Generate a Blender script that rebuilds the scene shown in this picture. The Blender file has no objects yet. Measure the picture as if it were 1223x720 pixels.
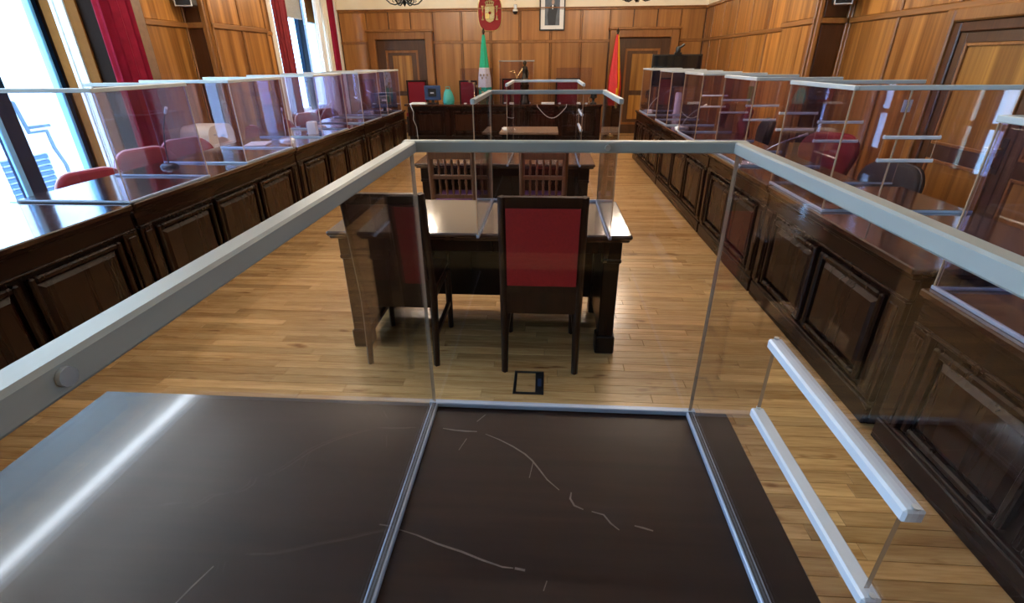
import bpy, bmesh, math, random
from mathutils import Vector, Matrix
random.seed(7)
S = bpy.context.scene
C = S.collection
PI = math.pi

# ------------------------------------------------------------------ camera
FPX = 591.2
CX = Vector((0.99788, 0.02304, -0.06092))      # camera right in world
cam_d = bpy.data.cameras.new('camera')
cam = bpy.data.objects.new('camera', cam_d); C.objects.link(cam)
cam_d.sensor_fit = 'HORIZONTAL'; cam_d.sensor_width = 36.0
def set_camera():
    cx, cy = 611.5, 360.0
    a = Vector((655 - cx, 72 - cy)); b = Vector((620 - cx, 1575 - cy))
    f = math.sqrt(-a.dot(b))
    Y = Vector((a.x, a.y, f)).normalized()
    Z = -Vector((b.x, b.y, f)).normalized()
    X = Y.cross(Z).normalized()
    Z = X.cross(Y)
    # rows: camera right / down / forward in world coordinates
    right = Vector((X.x, Y.x, Z.x)); down = Vector((X.y, Y.y, Z.y)); fwd = Vector((X.z, Y.z, Z.z))
    m = Matrix((right, -down, -fwd)).transposed().to_4x4()
    m.translation = (0, 0, 1.6)
    cam.matrix_world = m
    cam_d.lens = f / 1223 * 36.0
set_camera()
cam_d.clip_start = 0.02
S.camera = cam

# ------------------------------------------------------------------ world, exposure, lights
S.view_settings.view_transform = 'Standard'
S.view_settings.look = 'None'
S.view_settings.gamma = 1.0
S.view_settings.exposure = 0.14
S.cycles.transparent_max_bounces = 64
S.cycles.max_bounces = 10
w = bpy.data.worlds.new('sky'); S.world = w; w.use_nodes = True
nt = w.node_tree; nt.nodes.clear()
bg = nt.nodes.new('ShaderNodeBackground'); ow = nt.nodes.new('ShaderNodeOutputWorld')
bg.inputs['Color'].default_value = (0.37, 0.67, 1.0, 1); bg.inputs['Strength'].default_value = 14.0
nt.links.new(bg.outputs[0], ow.inputs[0])

def portal(name, loc, sy, sz):
    d = bpy.data.lights.new(name, 'AREA'); d.shape = 'RECTANGLE'; d.size = sz; d.size_y = sy
    d.cycles.is_portal = True
    o = bpy.data.objects.new(name, d); C.objects.link(o)
    o.location = loc; o.rotation_euler = (0, -PI / 2, 0)     # -Z looks to +X, into the room
portal('daylight_portal', (-4.98, 3.6, 1.7), 3.0, 3.2)
portal('daylight_portal', (-4.98, 10.4, 1.8), 1.9, 2.6)
portal('daylight_portal', (-4.98, -0.2, 1.7), 2.0, 3.2)
portal('daylight_portal', (3.64, 1.37, 1.5), 0.54, 1.6)
bpy.data.objects['daylight_portal.003'].rotation_euler = (0, PI / 2, 0)

LAMP_W = 98.0        # watts per chandelier
LAMP_COL = (1.0, 0.84, 0.64)

# ------------------------------------------------------------------ materials
def mat(name):
    m = bpy.data.materials.new(name); m.use_nodes = True
    nt = m.node_tree; nt.nodes.clear()
    out = nt.nodes.new('ShaderNodeOutputMaterial')
    return m, nt, out
def N(nt, t, **kw):
    n = nt.nodes.new(t)
    for k, v in kw.items():
        if k in n.inputs: n.inputs[k].default_value = v
        else: setattr(n, k, v)
    return n
def plain(name, col, rough=0.5, metal=0.0, var=0.06, scale=30, bump=0.0, spec=0.5, coat=0.0):
    m, nt, out = mat(name)
    p = N(nt, 'ShaderNodeBsdfPrincipled', Roughness=rough, Metallic=metal)
    p.inputs['Specular IOR Level'].default_value = spec
    p.inputs['Coat Weight'].default_value = coat
    tc = N(nt, 'ShaderNodeTexCoord')
    no = N(nt, 'ShaderNodeTexNoise', Scale=scale, Detail=4.0)
    nt.links.new(tc.outputs['Object'], no.inputs['Vector'])
    r = N(nt, 'ShaderNodeValToRGB')
    r.color_ramp.elements[0].position = 0.3; r.color_ramp.elements[1].position = 0.7
    r.color_ramp.elements[0].color = tuple(c * (1 - var) for c in col) + (1,)
    r.color_ramp.elements[1].color = tuple(min(1, c * (1 + var)) for c in col) + (1,)
    nt.links.new(no.outputs['Fac'], r.inputs[0]); nt.links.new(r.outputs[0], p.inputs['Base Color'])
    if bump:
        b = N(nt, 'ShaderNodeBump', Strength=bump, Distance=0.002)
        nt.links.new(no.outputs['Fac'], b.inputs['Height']); nt.links.new(b.outputs[0], p.inputs['Normal'])
    nt.links.new(p.outputs[0], out.inputs[0])
    return m
def wood(name, dark, light, rough=0.35, axis='Z', stretch=14.0, scale=6.0, rnd=0.25, coat=0.0, knots=False, spec=0.5, fine=0.35, bump=0.06, coat_rough=0.12, lo=0.34, hi=0.68):
    """grain along one object axis, tone shifts from piece to piece"""
    m, nt, out = mat(name)
    L = nt.links.new
    p = N(nt, 'ShaderNodeBsdfPrincipled', Roughness=rough)
    p.inputs['Specular IOR Level'].default_value = spec
    p.inputs['Coat Weight'].default_value = coat; p.inputs['Coat Roughness'].default_value = coat_rough
    tc = N(nt, 'ShaderNodeTexCoord'); oi = N(nt, 'ShaderNodeObjectInfo')
    mu = N(nt, 'ShaderNodeMath', operation='MULTIPLY'); mu.inputs[1].default_value = 57.3
    L(oi.outputs['Random'], mu.inputs[0])
    cb = N(nt, 'ShaderNodeCombineXYZ')
    for i in range(3): L(mu.outputs[0], cb.inputs[i])
    ad = N(nt, 'ShaderNodeVectorMath', operation='ADD')
    L(tc.outputs['Object'], ad.inputs[0]); L(cb.outputs[0], ad.inputs[1])
    mp = N(nt, 'ShaderNodeMapping')
    sc = [scale] * 3; sc['XYZ'.index(axis)] = scale / stretch
    mp.inputs['Scale'].default_value = sc
    L(ad.outputs[0], mp.inputs['Vector'])
    n1 = N(nt, 'ShaderNodeTexNoise', Scale=1.0, Detail=5.0, Roughness=0.6, Distortion=0.6)
    L(mp.outputs[0], n1.inputs['Vector'])
    n2 = N(nt, 'ShaderNodeTexNoise', Scale=9.0, Detail=3.0)
    L(mp.outputs[0], n2.inputs['Vector'])
    mx = N(nt, 'ShaderNodeMix', data_type='FLOAT'); mx.inputs[0].default_value = fine
    L(n1.outputs['Fac'], mx.inputs[2]); L(n2.outputs['Fac'], mx.inputs[3])
    r = N(nt, 'ShaderNodeValToRGB')
    r.color_ramp.elements[0].position = lo; r.color_ramp.elements[1].position = hi
    r.color_ramp.elements[0].color = tuple(dark) + (1,); r.color_ramp.elements[1].color = tuple(light) + (1,)
    L(mx.outputs[0], r.inputs[0])
    hsv = N(nt, 'ShaderNodeHueSaturation')
    mr = N(nt, 'ShaderNodeMapRange'); mr.inputs['To Min'].default_value = 1 - rnd; mr.inputs['To Max'].default_value = 1 + rnd
    L(oi.outputs['Random'], mr.inputs['Value']); L(mr.outputs[0], hsv.inputs['Value'])
    L(r.outputs[0], hsv.inputs['Color'])
    last = hsv.outputs[0]
    if knots:
        vo = N(nt, 'ShaderNodeTexNoise', Scale=2.2, Detail=2.0)
        mp2 = N(nt, 'ShaderNodeMapping'); s2 = [7.0] * 3; s2['XYZ'.index(axis)] = 2.2
        mp2.inputs['Scale'].default_value = s2
        L(ad.outputs[0], mp2.inputs['Vector']); L(mp2.outputs[0], vo.inputs['Vector'])
        kr = N(nt, 'ShaderNodeValToRGB'); kr.color_ramp.elements[0].position = 0.66; kr.color_ramp.elements[1].position = 0.78
        L(vo.outputs['Fac'], kr.inputs[0])
        km = N(nt, 'ShaderNodeMix', data_type='RGBA', blend_type='MULTIPLY')
        L(kr.outputs[0], km.inputs[0]); L(last, km.inputs[6]); km.inputs[7].default_value = (0.42, 0.30, 0.22, 1)
        last = km.outputs[2]
    L(last, p.inputs['Base Color'])
    rr = N(nt, 'ShaderNodeMapRange'); rr.inputs['To Min'].default_value = rough * 0.8; rr.inputs['To Max'].default_value = rough * 1.25
    L(n1.outputs['Fac'], rr.inputs['Value']); L(rr.outputs[0], p.inputs['Roughness'])
    b = N(nt, 'ShaderNodeBump', Strength=bump, Distance=0.002)
    L(n2.outputs['Fac'], b.inputs['Height']); L(b.outputs[0], p.inputs['Normal'])
    L(p.outputs[0], out.inputs[0])
    return m
def sheet(name, tint, ior=1.49, haze=0.0):
    """thin clear sheet: straight-through light plus a real Fresnel reflection"""
    m, nt, out = mat(name); L = nt.links.new
    t = N(nt, 'ShaderNodeBsdfTransparent'); t.inputs[0].default_value = tuple(tint) + (1,)
    g = N(nt, 'ShaderNodeBsdfGlossy'); g.inputs['Roughness'].default_value = 0.015
    fr = N(nt, 'ShaderNodeFresnel'); ge = N(nt, 'ShaderNodeNewGeometry')
    io = N(nt, 'ShaderNodeMapRange'); io.inputs['To Min'].default_value = ior; io.inputs['To Max'].default_value = 1 / ior
    L(ge.outputs['Backfacing'], io.inputs['Value']); L(io.outputs[0], fr.inputs['IOR'])     # same reflection on both faces of the sheet
    mx = N(nt, 'ShaderNodeMixShader'); L(fr.outputs[0], mx.inputs[0]); L(t.outputs[0], mx.inputs[1]); L(g.outputs[0], mx.inputs[2])
    last = mx.outputs[0]
    if haze:
        d = N(nt, 'ShaderNodeBsdfDiffuse'); d.inputs[0].default_value = (0.72, 0.72, 0.95, 1)  # lavender diffuse paints reflected sky light on the sheet
        tc = N(nt, 'ShaderNodeTexCoord'); no = N(nt, 'ShaderNodeTexNoise', Scale=5.0, Detail=5.0, Distortion=1.0)
        L(tc.outputs['Object'], no.inputs['Vector'])
        mr = N(nt, 'ShaderNodeMapRange'); mr.inputs['From Min'].default_value = 0.35; mr.inputs['From Max'].default_value = 0.75
        mr.inputs['To Min'].default_value = 0.0; mr.inputs['To Max'].default_value = haze
        L(no.outputs['Fac'], mr.inputs['Value'])
        m2 = N(nt, 'ShaderNodeMixShader'); L(mr.outputs[0], m2.inputs[0]); L(last, m2.inputs[1]); L(d.outputs[0], m2.inputs[2])
        last = m2.outputs[0]
    L(last, out.inputs[0])
    return m
def edge_mat(name, col, a=0.55):
    m, nt, out = mat(name); L = nt.links.new
    t = N(nt, 'ShaderNodeBsdfTransparent'); t.inputs[0].default_value = (0.9, 0.9, 0.93, 1)
    p = N(nt, 'ShaderNodeBsdfPrincipled', Roughness=0.25); p.inputs['Base Color'].default_value = tuple(col) + (1,)
    mx = N(nt, 'ShaderNodeMixShader'); mx.inputs[0].default_value = a
    L(t.outputs[0], mx.inputs[1]); L(p.outputs[0], mx.inputs[2]); L(mx.outputs[0], out.inputs[0])
    return m
def emit(name, col, s):
    m, nt, out = mat(name)
    e = N(nt, 'ShaderNodeEmission'); e.inputs[0].default_value = tuple(col) + (1,); e.inputs[1].default_value = s
    nt.links.new(e.outputs[0], out.inputs[0]); return m

M = {}
M['plank'] = wood('oak_plank', (0.36, 0.180, 0.060), (0.72, 0.445, 0.190), 0.22, 'X', 12, 10, 0.20, knots=True)
M['subfloor'] = plain('subfloor', (0.10, 0.06, 0.03), 0.8)
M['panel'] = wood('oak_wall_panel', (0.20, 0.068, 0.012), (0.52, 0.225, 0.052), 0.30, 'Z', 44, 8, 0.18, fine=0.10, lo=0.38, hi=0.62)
M['panel_back'] = wood('oak_back_panel', (0.25, 0.095, 0.020), (0.47, 0.205, 0.052), 0.32, 'Z', 30, 7, 0.14, fine=0.15)
M['stile'] = wood('oak_wall_stile', (0.20, 0.075, 0.017), (0.36, 0.15, 0.040), 0.34, 'Z', 20, 10, 0.1)
M['railw'] = wood('oak_wall_rail', (0.20, 0.075, 0.017), (0.36, 0.15, 0.040), 0.34, 'Y', 20, 10, 0.1)
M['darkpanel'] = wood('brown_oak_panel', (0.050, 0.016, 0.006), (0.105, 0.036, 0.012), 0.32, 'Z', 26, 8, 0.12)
M['door_wood'] = wood('dark_oak_door', (0.060, 0.024, 0.009), (0.115, 0.050, 0.019), 0.35, 'Z', 20, 9, 0.1)
M['door_gold'] = wood('golden_oak_panel', (0.22, 0.088, 0.014), (0.48, 0.230, 0.046), 0.35, 'Z', 40, 8, 0.08, fine=0.12, lo=0.38, hi=0.62)
M['mahog'] = wood('mahogany', (0.0075, 0.0021, 0.0014), (0.019, 0.0052, 0.0030), 0.27, 'Z', 14, 9, 0.15, spec=0.2, bump=0.015)
M['mahog_panel'] = wood('mahogany_panel', (0.0125, 0.0038, 0.0022), (0.028, 0.0090, 0.0044), 0.27, 'Z', 14, 8, 0.15, spec=0.2, bump=0.015)
M['mahog_h'] = wood('mahogany_rail', (0.0075, 0.0021, 0.0014), (0.018, 0.0050, 0.0030), 0.27, 'Y', 14, 9, 0.1, spec=0.2, bump=0.015)
M['bench_top'] = wood('polished_mahogany_top', (0.028, 0.009, 0.006), (0.058, 0.020, 0.011), 0.085, 'Y', 14, 8, 0.1, coat=0.5)
M['near_top'] = wood('satin_dark_top', (0.0175, 0.0068, 0.0045), (0.031, 0.0130, 0.0085), 0.32, 'X', 16, 5, 0.02, spec=0.13, bump=0.0, coat=0.26, coat_rough=0.075)
M['ebony'] = wood('dark_desk_wood', (0.005, 0.0020, 0.0016), (0.012, 0.0045, 0.003), 0.28, 'Z', 14, 9, 0.1, spec=0.25, bump=0.015)
M['desk_top'] = wood('polished_desk_top', (0.050, 0.025, 0.016), (0.095, 0.050, 0.032), 0.10, 'X', 14, 8, 0.05, coat=0.8)
M['chair_wood'] = wood('chair_wood', (0.010, 0.0036, 0.0024), (0.026, 0.0095, 0.0045), 0.33, 'Z', 14, 12, 0.12, spec=0.3)
M['spindle_wood'] = wood('spindle_chair_wood', (0.090, 0.036, 0.016), (0.19, 0.080, 0.036), 0.33, 'Z', 14, 12, 0.08)
M['cream'] = plain('cream_plaster', (0.90, 0.81, 0.63), 0.85, var=0.02, scale=3, bump=0.05)
M['ceil'] = plain('ceiling_plaster', (0.86, 0.82, 0.74), 0.9, var=0.02, scale=3)
M['alu'] = plain('grey_plastic_profile', (0.305, 0.300, 0.285), 0.42, 0.0, var=0.03, scale=8)
M['alu_base'] = plain('lilac_grey_profile', (0.34, 0.40, 0.52), 0.3, 0.2, var=0.03, scale=8)
M['alu_light'] = plain('light_grey_profile', (0.50, 0.52, 0.53), 0.4, 0.0, var=0.03, scale=8)
M['reveal'] = plain('dark_reveal', (0.016, 0.007, 0.004), 0.7, spec=0.05)
M['lilac_wall'] = plain('lilac_wall_shade', (0.075, 0.078, 0.115), 0.9)  # dark tone puts the house wall's shade into its colour
M['dark_gasket'] = plain('dark_gasket', (0.03, 0.03, 0.035), 0.5)
M['white_chan'] = plain('white_channel', (0.62, 0.62, 0.67), 0.25, 0.0, var=0.04, scale=20)
M['bolt'] = plain('steel_bolt', (0.62, 0.62, 0.62), 0.3, 0.8)
M['acryl'] = sheet('clear_acrylic', (0.945, 0.935, 0.955), 1.47)
M['acryl_side'] = sheet('acrylic_reflection_tint', (0.875, 0.84, 0.915), 1.49, haze=0.010)  # violet tint and haze stand in for the reflected window sky
M['acryl_edge'] = edge_mat('acrylic_edge', (0.50, 0.34, 0.22), 0.75)
M['acryl_edge2'] = edge_mat('acrylic_edge_violet', (0.55, 0.48, 0.66), 0.55)
M['glass'] = sheet('window_glass', (0.97, 0.985, 0.99), 1.45)
M['red_fabric'] = plain('red_fabric', (0.30, 0.005, 0.007), 0.75, var=0.1, scale=90, bump=0.1)
M['red_seat'] = plain('crimson_upholstery', (0.19, 0.0035, 0.012), 0.65, var=0.06, scale=60, spec=0.25)
M['maroon'] = plain('brown_leather', (0.030, 0.0075, 0.005), 0.4, var=0.1, scale=20, spec=0.3)
M['purple'] = plain('purple_cushion', (0.13, 0.035, 0.13), 0.8, var=0.1, scale=60)
M['piping'] = plain('pale_rose_tube', (0.72, 0.50, 0.50), 0.3, 0.2)
M['chrome'] = plain('chrome', (0.75, 0.75, 0.76), 0.15, 1.0)
M['black'] = plain('black_plastic', (0.012, 0.012, 0.013), 0.35)
M['blackfab'] = plain('black_fabric', (0.008, 0.008, 0.011), 0.7, var=0.15, scale=60)
M['iron'] = plain('wrought_iron', (0.012, 0.011, 0.010), 0.45, 0.6)
M['grey'] = plain('grey_plastic', (0.45, 0.46, 0.48), 0.35)
M['lightgrey'] = plain('light_grey_metal', (0.66, 0.67, 0.70), 0.25, 0.5)
M['white'] = plain('white_plastic', (0.80, 0.78, 0.72), 0.4, var=0.02)
M['paper'] = plain('white_paper', (0.85, 0.85, 0.84), 0.7, var=0.01)
M['creamplastic'] = plain('cream_plastic', (0.78, 0.70, 0.56), 0.4, var=0.02)
M['curtain'] = plain('crimson_curtain', (0.25, 0.005, 0.026), 0.75, var=0.12, scale=12, spec=0.2)
M['curtain_d'] = plain('crimson_curtain_deep', (0.22, 0.006, 0.014), 0.75, var=0.12, scale=12)
M['sheer'] = plain('cream_curtain', (0.78, 0.70, 0.58), 0.8, var=0.03)
M['white_curtain'] = plain('white_curtain', (0.85, 0.86, 0.88), 0.8, var=0.02)
M['frame_dark'] = plain('blue_black_frame', (0.006, 0.016, 0.036), 0.6, spec=0.1)
M['blue_highlight'] = plain('pale_blue_highlight', (0.20, 0.48, 0.68), 0.4)  # light-blue highlight painted as strips on the window frame
M['blind_br'] = plain('brown_roller_blind', (0.165, 0.052, 0.006), 0.7, spec=0.1)
M['blind_gr'] = plain('grey_roller_blind', (0.40, 0.40, 0.38), 0.7, var=0.2, scale=80)
M['sill'] = plain('white_sill', (0.80, 0.80, 0.78), 0.4)
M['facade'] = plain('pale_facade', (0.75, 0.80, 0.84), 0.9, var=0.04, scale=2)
M['shutter'] = plain('blue_grey_shutter', (0.030, 0.075, 0.15), 0.6)
M['pipe'] = plain('grey_pipe', (0.045, 0.075, 0.095), 0.6)
M['gold'] = plain('old_gold', (0.50, 0.36, 0.12), 0.4, 0.6, var=0.3, scale=60)
M['goldlt'] = plain('pale_gold', (0.42, 0.33, 0.14), 0.5, 0.3, var=0.35, scale=70)
M['crest_red'] = plain('crest_red', (0.24, 0.004, 0.008), 0.5, var=0.1, spec=0.25)
M['crest_shield'] = plain('crest_shield', (0.42, 0.36, 0.20), 0.45, 0.3, var=0.35, scale=50)
M['green'] = plain('flag_green', (0.010, 0.40, 0.22), 0.6, var=0.1)
M['flagwhite'] = plain('flag_white', (0.78, 0.80, 0.80), 0.6, var=0.05)
M['flagred'] = plain('flag_red', (0.62, 0.015, 0.015), 0.55, var=0.08)
M['flagyellow'] = plain('flag_yellow', (0.85, 0.42, 0.010), 0.55, var=0.08)
M['bronze'] = plain('dark_bronze', (0.035, 0.026, 0.018), 0.35, 0.7)
M['brass'] = plain('brass', (0.75, 0.55, 0.28), 0.25, 1.0)
M['navy'] = plain('navy_plastic', (0.025, 0.05, 0.12), 0.35)
M['teal'] = plain('teal_fabric', (0.05, 0.36, 0.34), 0.6)
M['screen'] = plain('dark_screen', (0.004, 0.008, 0.012), 0.07, var=0.0, coat=1.0)
M['photo_bg'] = plain('photo_grey_blue', (0.10, 0.125, 0.16), 0.5, var=0.25, scale=8)
M['photo_suit'] = plain('photo_dark_suit', (0.020, 0.025, 0.035), 0.5)
M['photo_skin'] = plain('photo_skin', (0.42, 0.30, 0.24), 0.5)
M['mount'] = plain('white_mount', (0.85, 0.85, 0.83), 0.6, var=0.01)
M['scratch'] = plain('worn_scratch', (0.105, 0.075, 0.062), 0.6, var=0.3, scale=40)
M['bulb'] = emit('warm_bulb', (1.0, 0.78, 0.5), 14.0)
M['tube'] = emit('cool_tube', (0.80, 0.92, 1.0), 95.0)
M['brownboard'] = plain('brown_board', (0.20, 0.115, 0.065), 0.35, var=0.12)

# ------------------------------------------------------------------ mesh helpers
class MB:
    def __init__(s): s.v = []; s.f = []; s.m = []; s.sm = []
    def add(s, vs, fs, mi=0, smooth=False):
        b = len(s.v); s.v += [tuple(v) for v in vs]
        for f in fs: s.f.append(tuple(b + i for i in f)); s.m.append(mi); s.sm.append(smooth)
    def box(s, x0, x1, y0, y1, z0, z1, bev=0.0, mi=0, mx=None):
        x0, x1 = min(x0, x1), max(x0, x1); y0, y1 = min(y0, y1), max(y0, y1); z0, z1 = min(z0, z1), max(z0, z1)
        bev = min(bev, 0.49 * min(x1 - x0, y1 - y0, z1 - z0))
        if bev <= 0:
            vs = [(x, y, z) for z in (z0, z1) for y in (y0, y1) for x in (x0, x1)]
            fs = [(0, 2, 3, 1), (4, 5, 7, 6), (0, 1, 5, 4), (2, 6, 7, 3), (0, 4, 6, 2), (1, 3, 7, 5)]
        else:
            # chamfered box: 24 vertices
            X = (x0, x1); Y = (y0, y1); Zz = (z0, z1); vs = []; idx = {}
            for i in (0, 1):
                for j in (0, 1):
                    for k in (0, 1):
                        sx, sy, sz = (1 if i == 0 else -1), (1 if j == 0 else -1), (1 if k == 0 else -1)
                        idx[i, j, k, 'x'] = len(vs); vs.append((X[i], Y[j] + sy * bev, Zz[k] + sz * bev))
                        idx[i, j, k, 'y'] = len(vs); vs.append((X[i] + sx * bev, Y[j], Zz[k] + sz * bev))
                        idx[i, j, k, 'z'] = len(vs); vs.append((X[i] + sx * bev, Y[j] + sy * bev, Zz[k]))
            fs = []
            def q(a, flip): fs.append(tuple(reversed(a)) if flip else tuple(a))
            for i in (0, 1): q([idx[i, 0, 0, 'x'], idx[i, 1, 0, 'x'], idx[i, 1, 1, 'x'], idx[i, 0, 1, 'x']], i == 0)
            for j in (0, 1): q([idx[0, j, 0, 'y'], idx[1, j, 0, 'y'], idx[1, j, 1, 'y'], idx[0, j, 1, 'y']], j == 1)
            for k in (0, 1): q([idx[0, 0, k, 'z'], idx[1, 0, k, 'z'], idx[1, 1, k, 'z'], idx[0, 1, k, 'z']], k == 0)
            for i in (0, 1):
                for j in (0, 1): q([idx[i, j, 0, 'x'], idx[i, j, 1, 'x'], idx[i, j, 1, 'y'], idx[i, j, 0, 'y']], (i + j) % 2 == 0)
            for i in (0, 1):
                for k in (0, 1): q([idx[i, 0, k, 'x'], idx[i, 1, k, 'x'], idx[i, 1, k, 'z'], idx[i, 0, k, 'z']], (i + k) % 2 == 1)
            for j in (0, 1):
                for k in (0, 1): q([idx[0, j, k, 'y'], idx[1, j, k, 'y'], idx[1, j, k, 'z'], idx[0, j, k, 'z']], (j + k) % 2 == 0)
            for i in (0, 1):
                for j in (0, 1):
                    for k in (0, 1): q([idx[i, j, k, 'x'], idx[i, j, k, 'y'], idx[i, j, k, 'z']], (i + j + k) % 2 == 1)
        if mx is not None: vs = [tuple(mx @ Vector(v)) for v in vs]
        s.add(vs, fs, mi); return s
    def tube(s, pts, r, n=8, mi=0, caps=True):
        pts = [Vector(p) for p in pts]; rings = []
        rr = r if isinstance(r, (list, tuple)) else [r] * len(pts)
        up = None
        for i, p in enumerate(pts):
            t = (pts[min(i + 1, len(pts) - 1)] - pts[max(i - 1, 0)]).normalized()
            if up is None:
                up = Vector((0, 0, 1)) if abs(t.z) < 0.9 else Vector((1, 0, 0))
            a = (up - t * up.dot(t)).normalized(); b = t.cross(a); up = a
            rings.append([p + (a * math.cos(2 * PI * k / n) + b * math.sin(2 * PI * k / n)) * rr[i] for k in range(n)])
        vs = [v for rg in rings for v in rg]; fs = []
        for i in range(len(pts) - 1):
            for k in range(n):
                k2 = (k + 1) % n
                fs.append((i * n + k, i * n + k2, (i + 1) * n + k2, (i + 1) * n + k))
        s.add(vs, fs, mi, True)
        if caps:
            s.add(rings[0], [tuple(reversed(range(n)))], mi); s.add(rings[-1], [tuple(range(n))], mi)
        return s
    def lathe(s, prof, c=(0, 0, 0), n=16, mi=0, fn=None):
        vs = []; fs = []
        for (r, z) in prof:
            for k in range(n):
                a = 2 * PI * k / n; q = r * (fn(a, z) if fn else 1)
                vs.append((c[0] + q * math.cos(a), c[1] + q * math.sin(a), c[2] + z))
        for i in range(len(prof) - 1):
            for k in range(n):
                k2 = (k + 1) % n; fs.append((i * n + k, i * n + k2, (i + 1) * n + k2, (i + 1) * n + k))
        s.add(vs, fs, mi, True)
        m = len(prof) - 1
        s.add([vs[k] for k in range(n)], [tuple(reversed(range(n)))], mi)
        s.add([vs[m * n + k] for k in range(n)], [tuple(range(n))], mi)
        return s
    def prism(s, poly, axis, a0, a1, mi=0, smooth=False):
        """poly: 2D outline in the two other axes (x<y<z order), extruded from a0 to a1"""
        def mk(p, a):
            if axis == 'X': return (a, p[0], p[1])
            if axis == 'Y': return (p[0], a, p[1])
            return (p[0], p[1], a)
        n = len(poly)
        lo = [mk(p, a0) for p in poly]; hi = [mk(p, a1) for p in poly]
        s.add(lo + hi, [(i, (i + 1) % n, n + (i + 1) % n, n + i) for i in range(n)], mi, smooth)
        s.add(lo, [tuple(range(n))], mi); s.add(hi, [tuple(range(n))], mi)
        return s
    def frame(s, x0, x1, y0, y1, z0, z1, wd, axis='Y', bev=0.004, mi=0):
        """four bars round a rectangle lying in the plane across `axis`"""
        if axis == 'Y':
            s.box(x0, x0 + wd, y0, y1, z0, z1, bev, mi); s.box(x1 - wd, x1, y0, y1, z0, z1, bev, mi)
            s.box(x0 + wd, x1 - wd, y0, y1, z0, z0 + wd, bev, mi); s.box(x0 + wd, x1 - wd, y0, y1, z1 - wd, z1, bev, mi)
        else:
            s.box(x0, x1, y0, y0 + wd, z0, z1, bev, mi); s.box(x0, x1, y1 - wd, y1, z0, z1, bev, mi)
            s.box(x0, x1, y0 + wd, y1 - wd, z0, z0 + wd, bev, mi); s.box(x0, x1, y0 + wd, y1 - wd, z1 - wd, z1, bev, mi)
        return s
    def mesh(s, name, mats):
        me = bpy.data.meshes.new(name); me.from_pydata(s.v, [], s.f)
        if not isinstance(mats, (list, tuple)): mats = [mats]
        for m in mats: me.materials.append(m)
        me.polygons.foreach_set('material_index', s.m); me.polygons.foreach_set('use_smooth', s.sm)
        bm = bmesh.new(); bm.from_mesh(me); bmesh.ops.recalc_face_normals(bm, faces=bm.faces); bm.to_mesh(me); bm.free()
        me.update(); return me
    def build(s, name, mats, parent=None, loc=None, rz=0.0):
        o = bpy.data.objects.new(name, s.mesh(name, mats)); C.objects.link(o)
        if parent: o.parent = parent
        if loc: o.location = loc
        if rz: o.rotation_euler.z = rz
        return o
def inst(o, loc=None, parent=None, rz=None, scale=None):
    c = o.copy(); C.objects.link(c)
    if parent: c.parent = parent
    if loc: c.location = loc
    if rz is not None: c.rotation_euler.z = rz
    if scale: c.scale = scale
    return c
def tag(o, label=None, cat=None, group=None, kind=None):
    if label: o['label'] = label
    if cat: o['category'] = cat
    if group: o['group'] = group
    if kind: o['kind'] = kind
    return o
def thing(name, label, cat, loc=(0, 0, 0), rz=0.0, group=None):
    o = bpy.data.objects.new(name, None); C.objects.link(o); o.empty_display_size = 0.1
    o.location = loc; o.rotation_euler.z = rz
    return tag(o, label, cat, group)
def kids(o): return [c for c in bpy.data.objects if c.parent == o]
CH = {}
def dup(root, loc, rz, label, group=None):
    if root.name not in CH: CH[root.name] = [(c, kids(c)) for c in kids(root)]
    r = root.copy(); C.objects.link(r); r.location = loc; r.rotation_euler.z = rz; r['label'] = label
    if group: r['group'] = group
    for c, gs in CH[root.name]:
        d = c.copy(); C.objects.link(d); d.parent = r
        for g in gs:
            e = g.copy(); C.objects.link(e); e.parent = d
    return r
def struct(o): o['kind'] = 'structure'; return o

# room numbers (metres; camera stands at x=0, y=0, eye 1.6 m)
XR, XL, YB, ZC = 3.45, -4.85, 12.80, 4.10
ZR, ZT = 1.985, 2.66          # wall panelling: middle rail, top of the wood
YF = -2.2

# ------------------------------------------------------------------ floor with planks
fl = struct(MB().box(XL - 0.2, XR + 0.2, YF, YB, -0.06, -0.012).build('floor', M['subfloor']))
PWID = 0.072
pl_meshes = {}
def plank_mesh(L):
    k = round(L, 2)
    if k not in pl_meshes:
        pl_meshes[k] = MB().box(-L / 2 + 0.0007, L / 2 - 0.0007, -PWID / 2 + 0.0007, PWID / 2 - 0.0007, -0.012, 0.0, 0.0012).mesh('plank', M['plank'])
    return pl_meshes[k]
far = MB(); count = 0
rows = int((YB - YF) / PWID)
x_lo, x_hi = -2.75, 1.75
for r in range(rows):
    y = YF + (r + 0.5) * PWID
    near = 1.02 < y < 4.75
    x = x_lo - random.uniform(0, 0.9) if near else XL - 0.2
    while x < (x_hi if near else XR + 0.2):
        L = random.choice((0.6, 0.75, 0.9, 1.05))
        if near and count < 299:
            o = bpy.data.objects.new('plank', plank_mesh(L)); C.objects.link(o); o.parent = fl
            o.location = (x + L / 2, y, 0); count += 1
        else:
            x1 = min(x + L, XR + 0.2)
            far.box(x + 0.0007, x1 - 0.0007, y - PWID / 2 + 0.0007, y + PWID / 2 - 0.0007, -0.012, 0.0, 0.0012)
        x += L
    if near:
        for a, b in ((XL - 0.2, x_lo - 0.9), (x, XR + 0.2)):
            if b > a: far.box(a, b, y - PWID / 2 + 0.0007, y + PWID / 2 - 0.0007, -0.012, 0.0, 0.0012)
m_far = wood('oak_plank_far', (0.36, 0.180, 0.060), (0.72, 0.445, 0.190), 0.22, 'X', 12, 10, 0.0, knots=True)
o = far.build('floor_planks', m_far, fl); o['kind'] = 'stuff'

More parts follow.
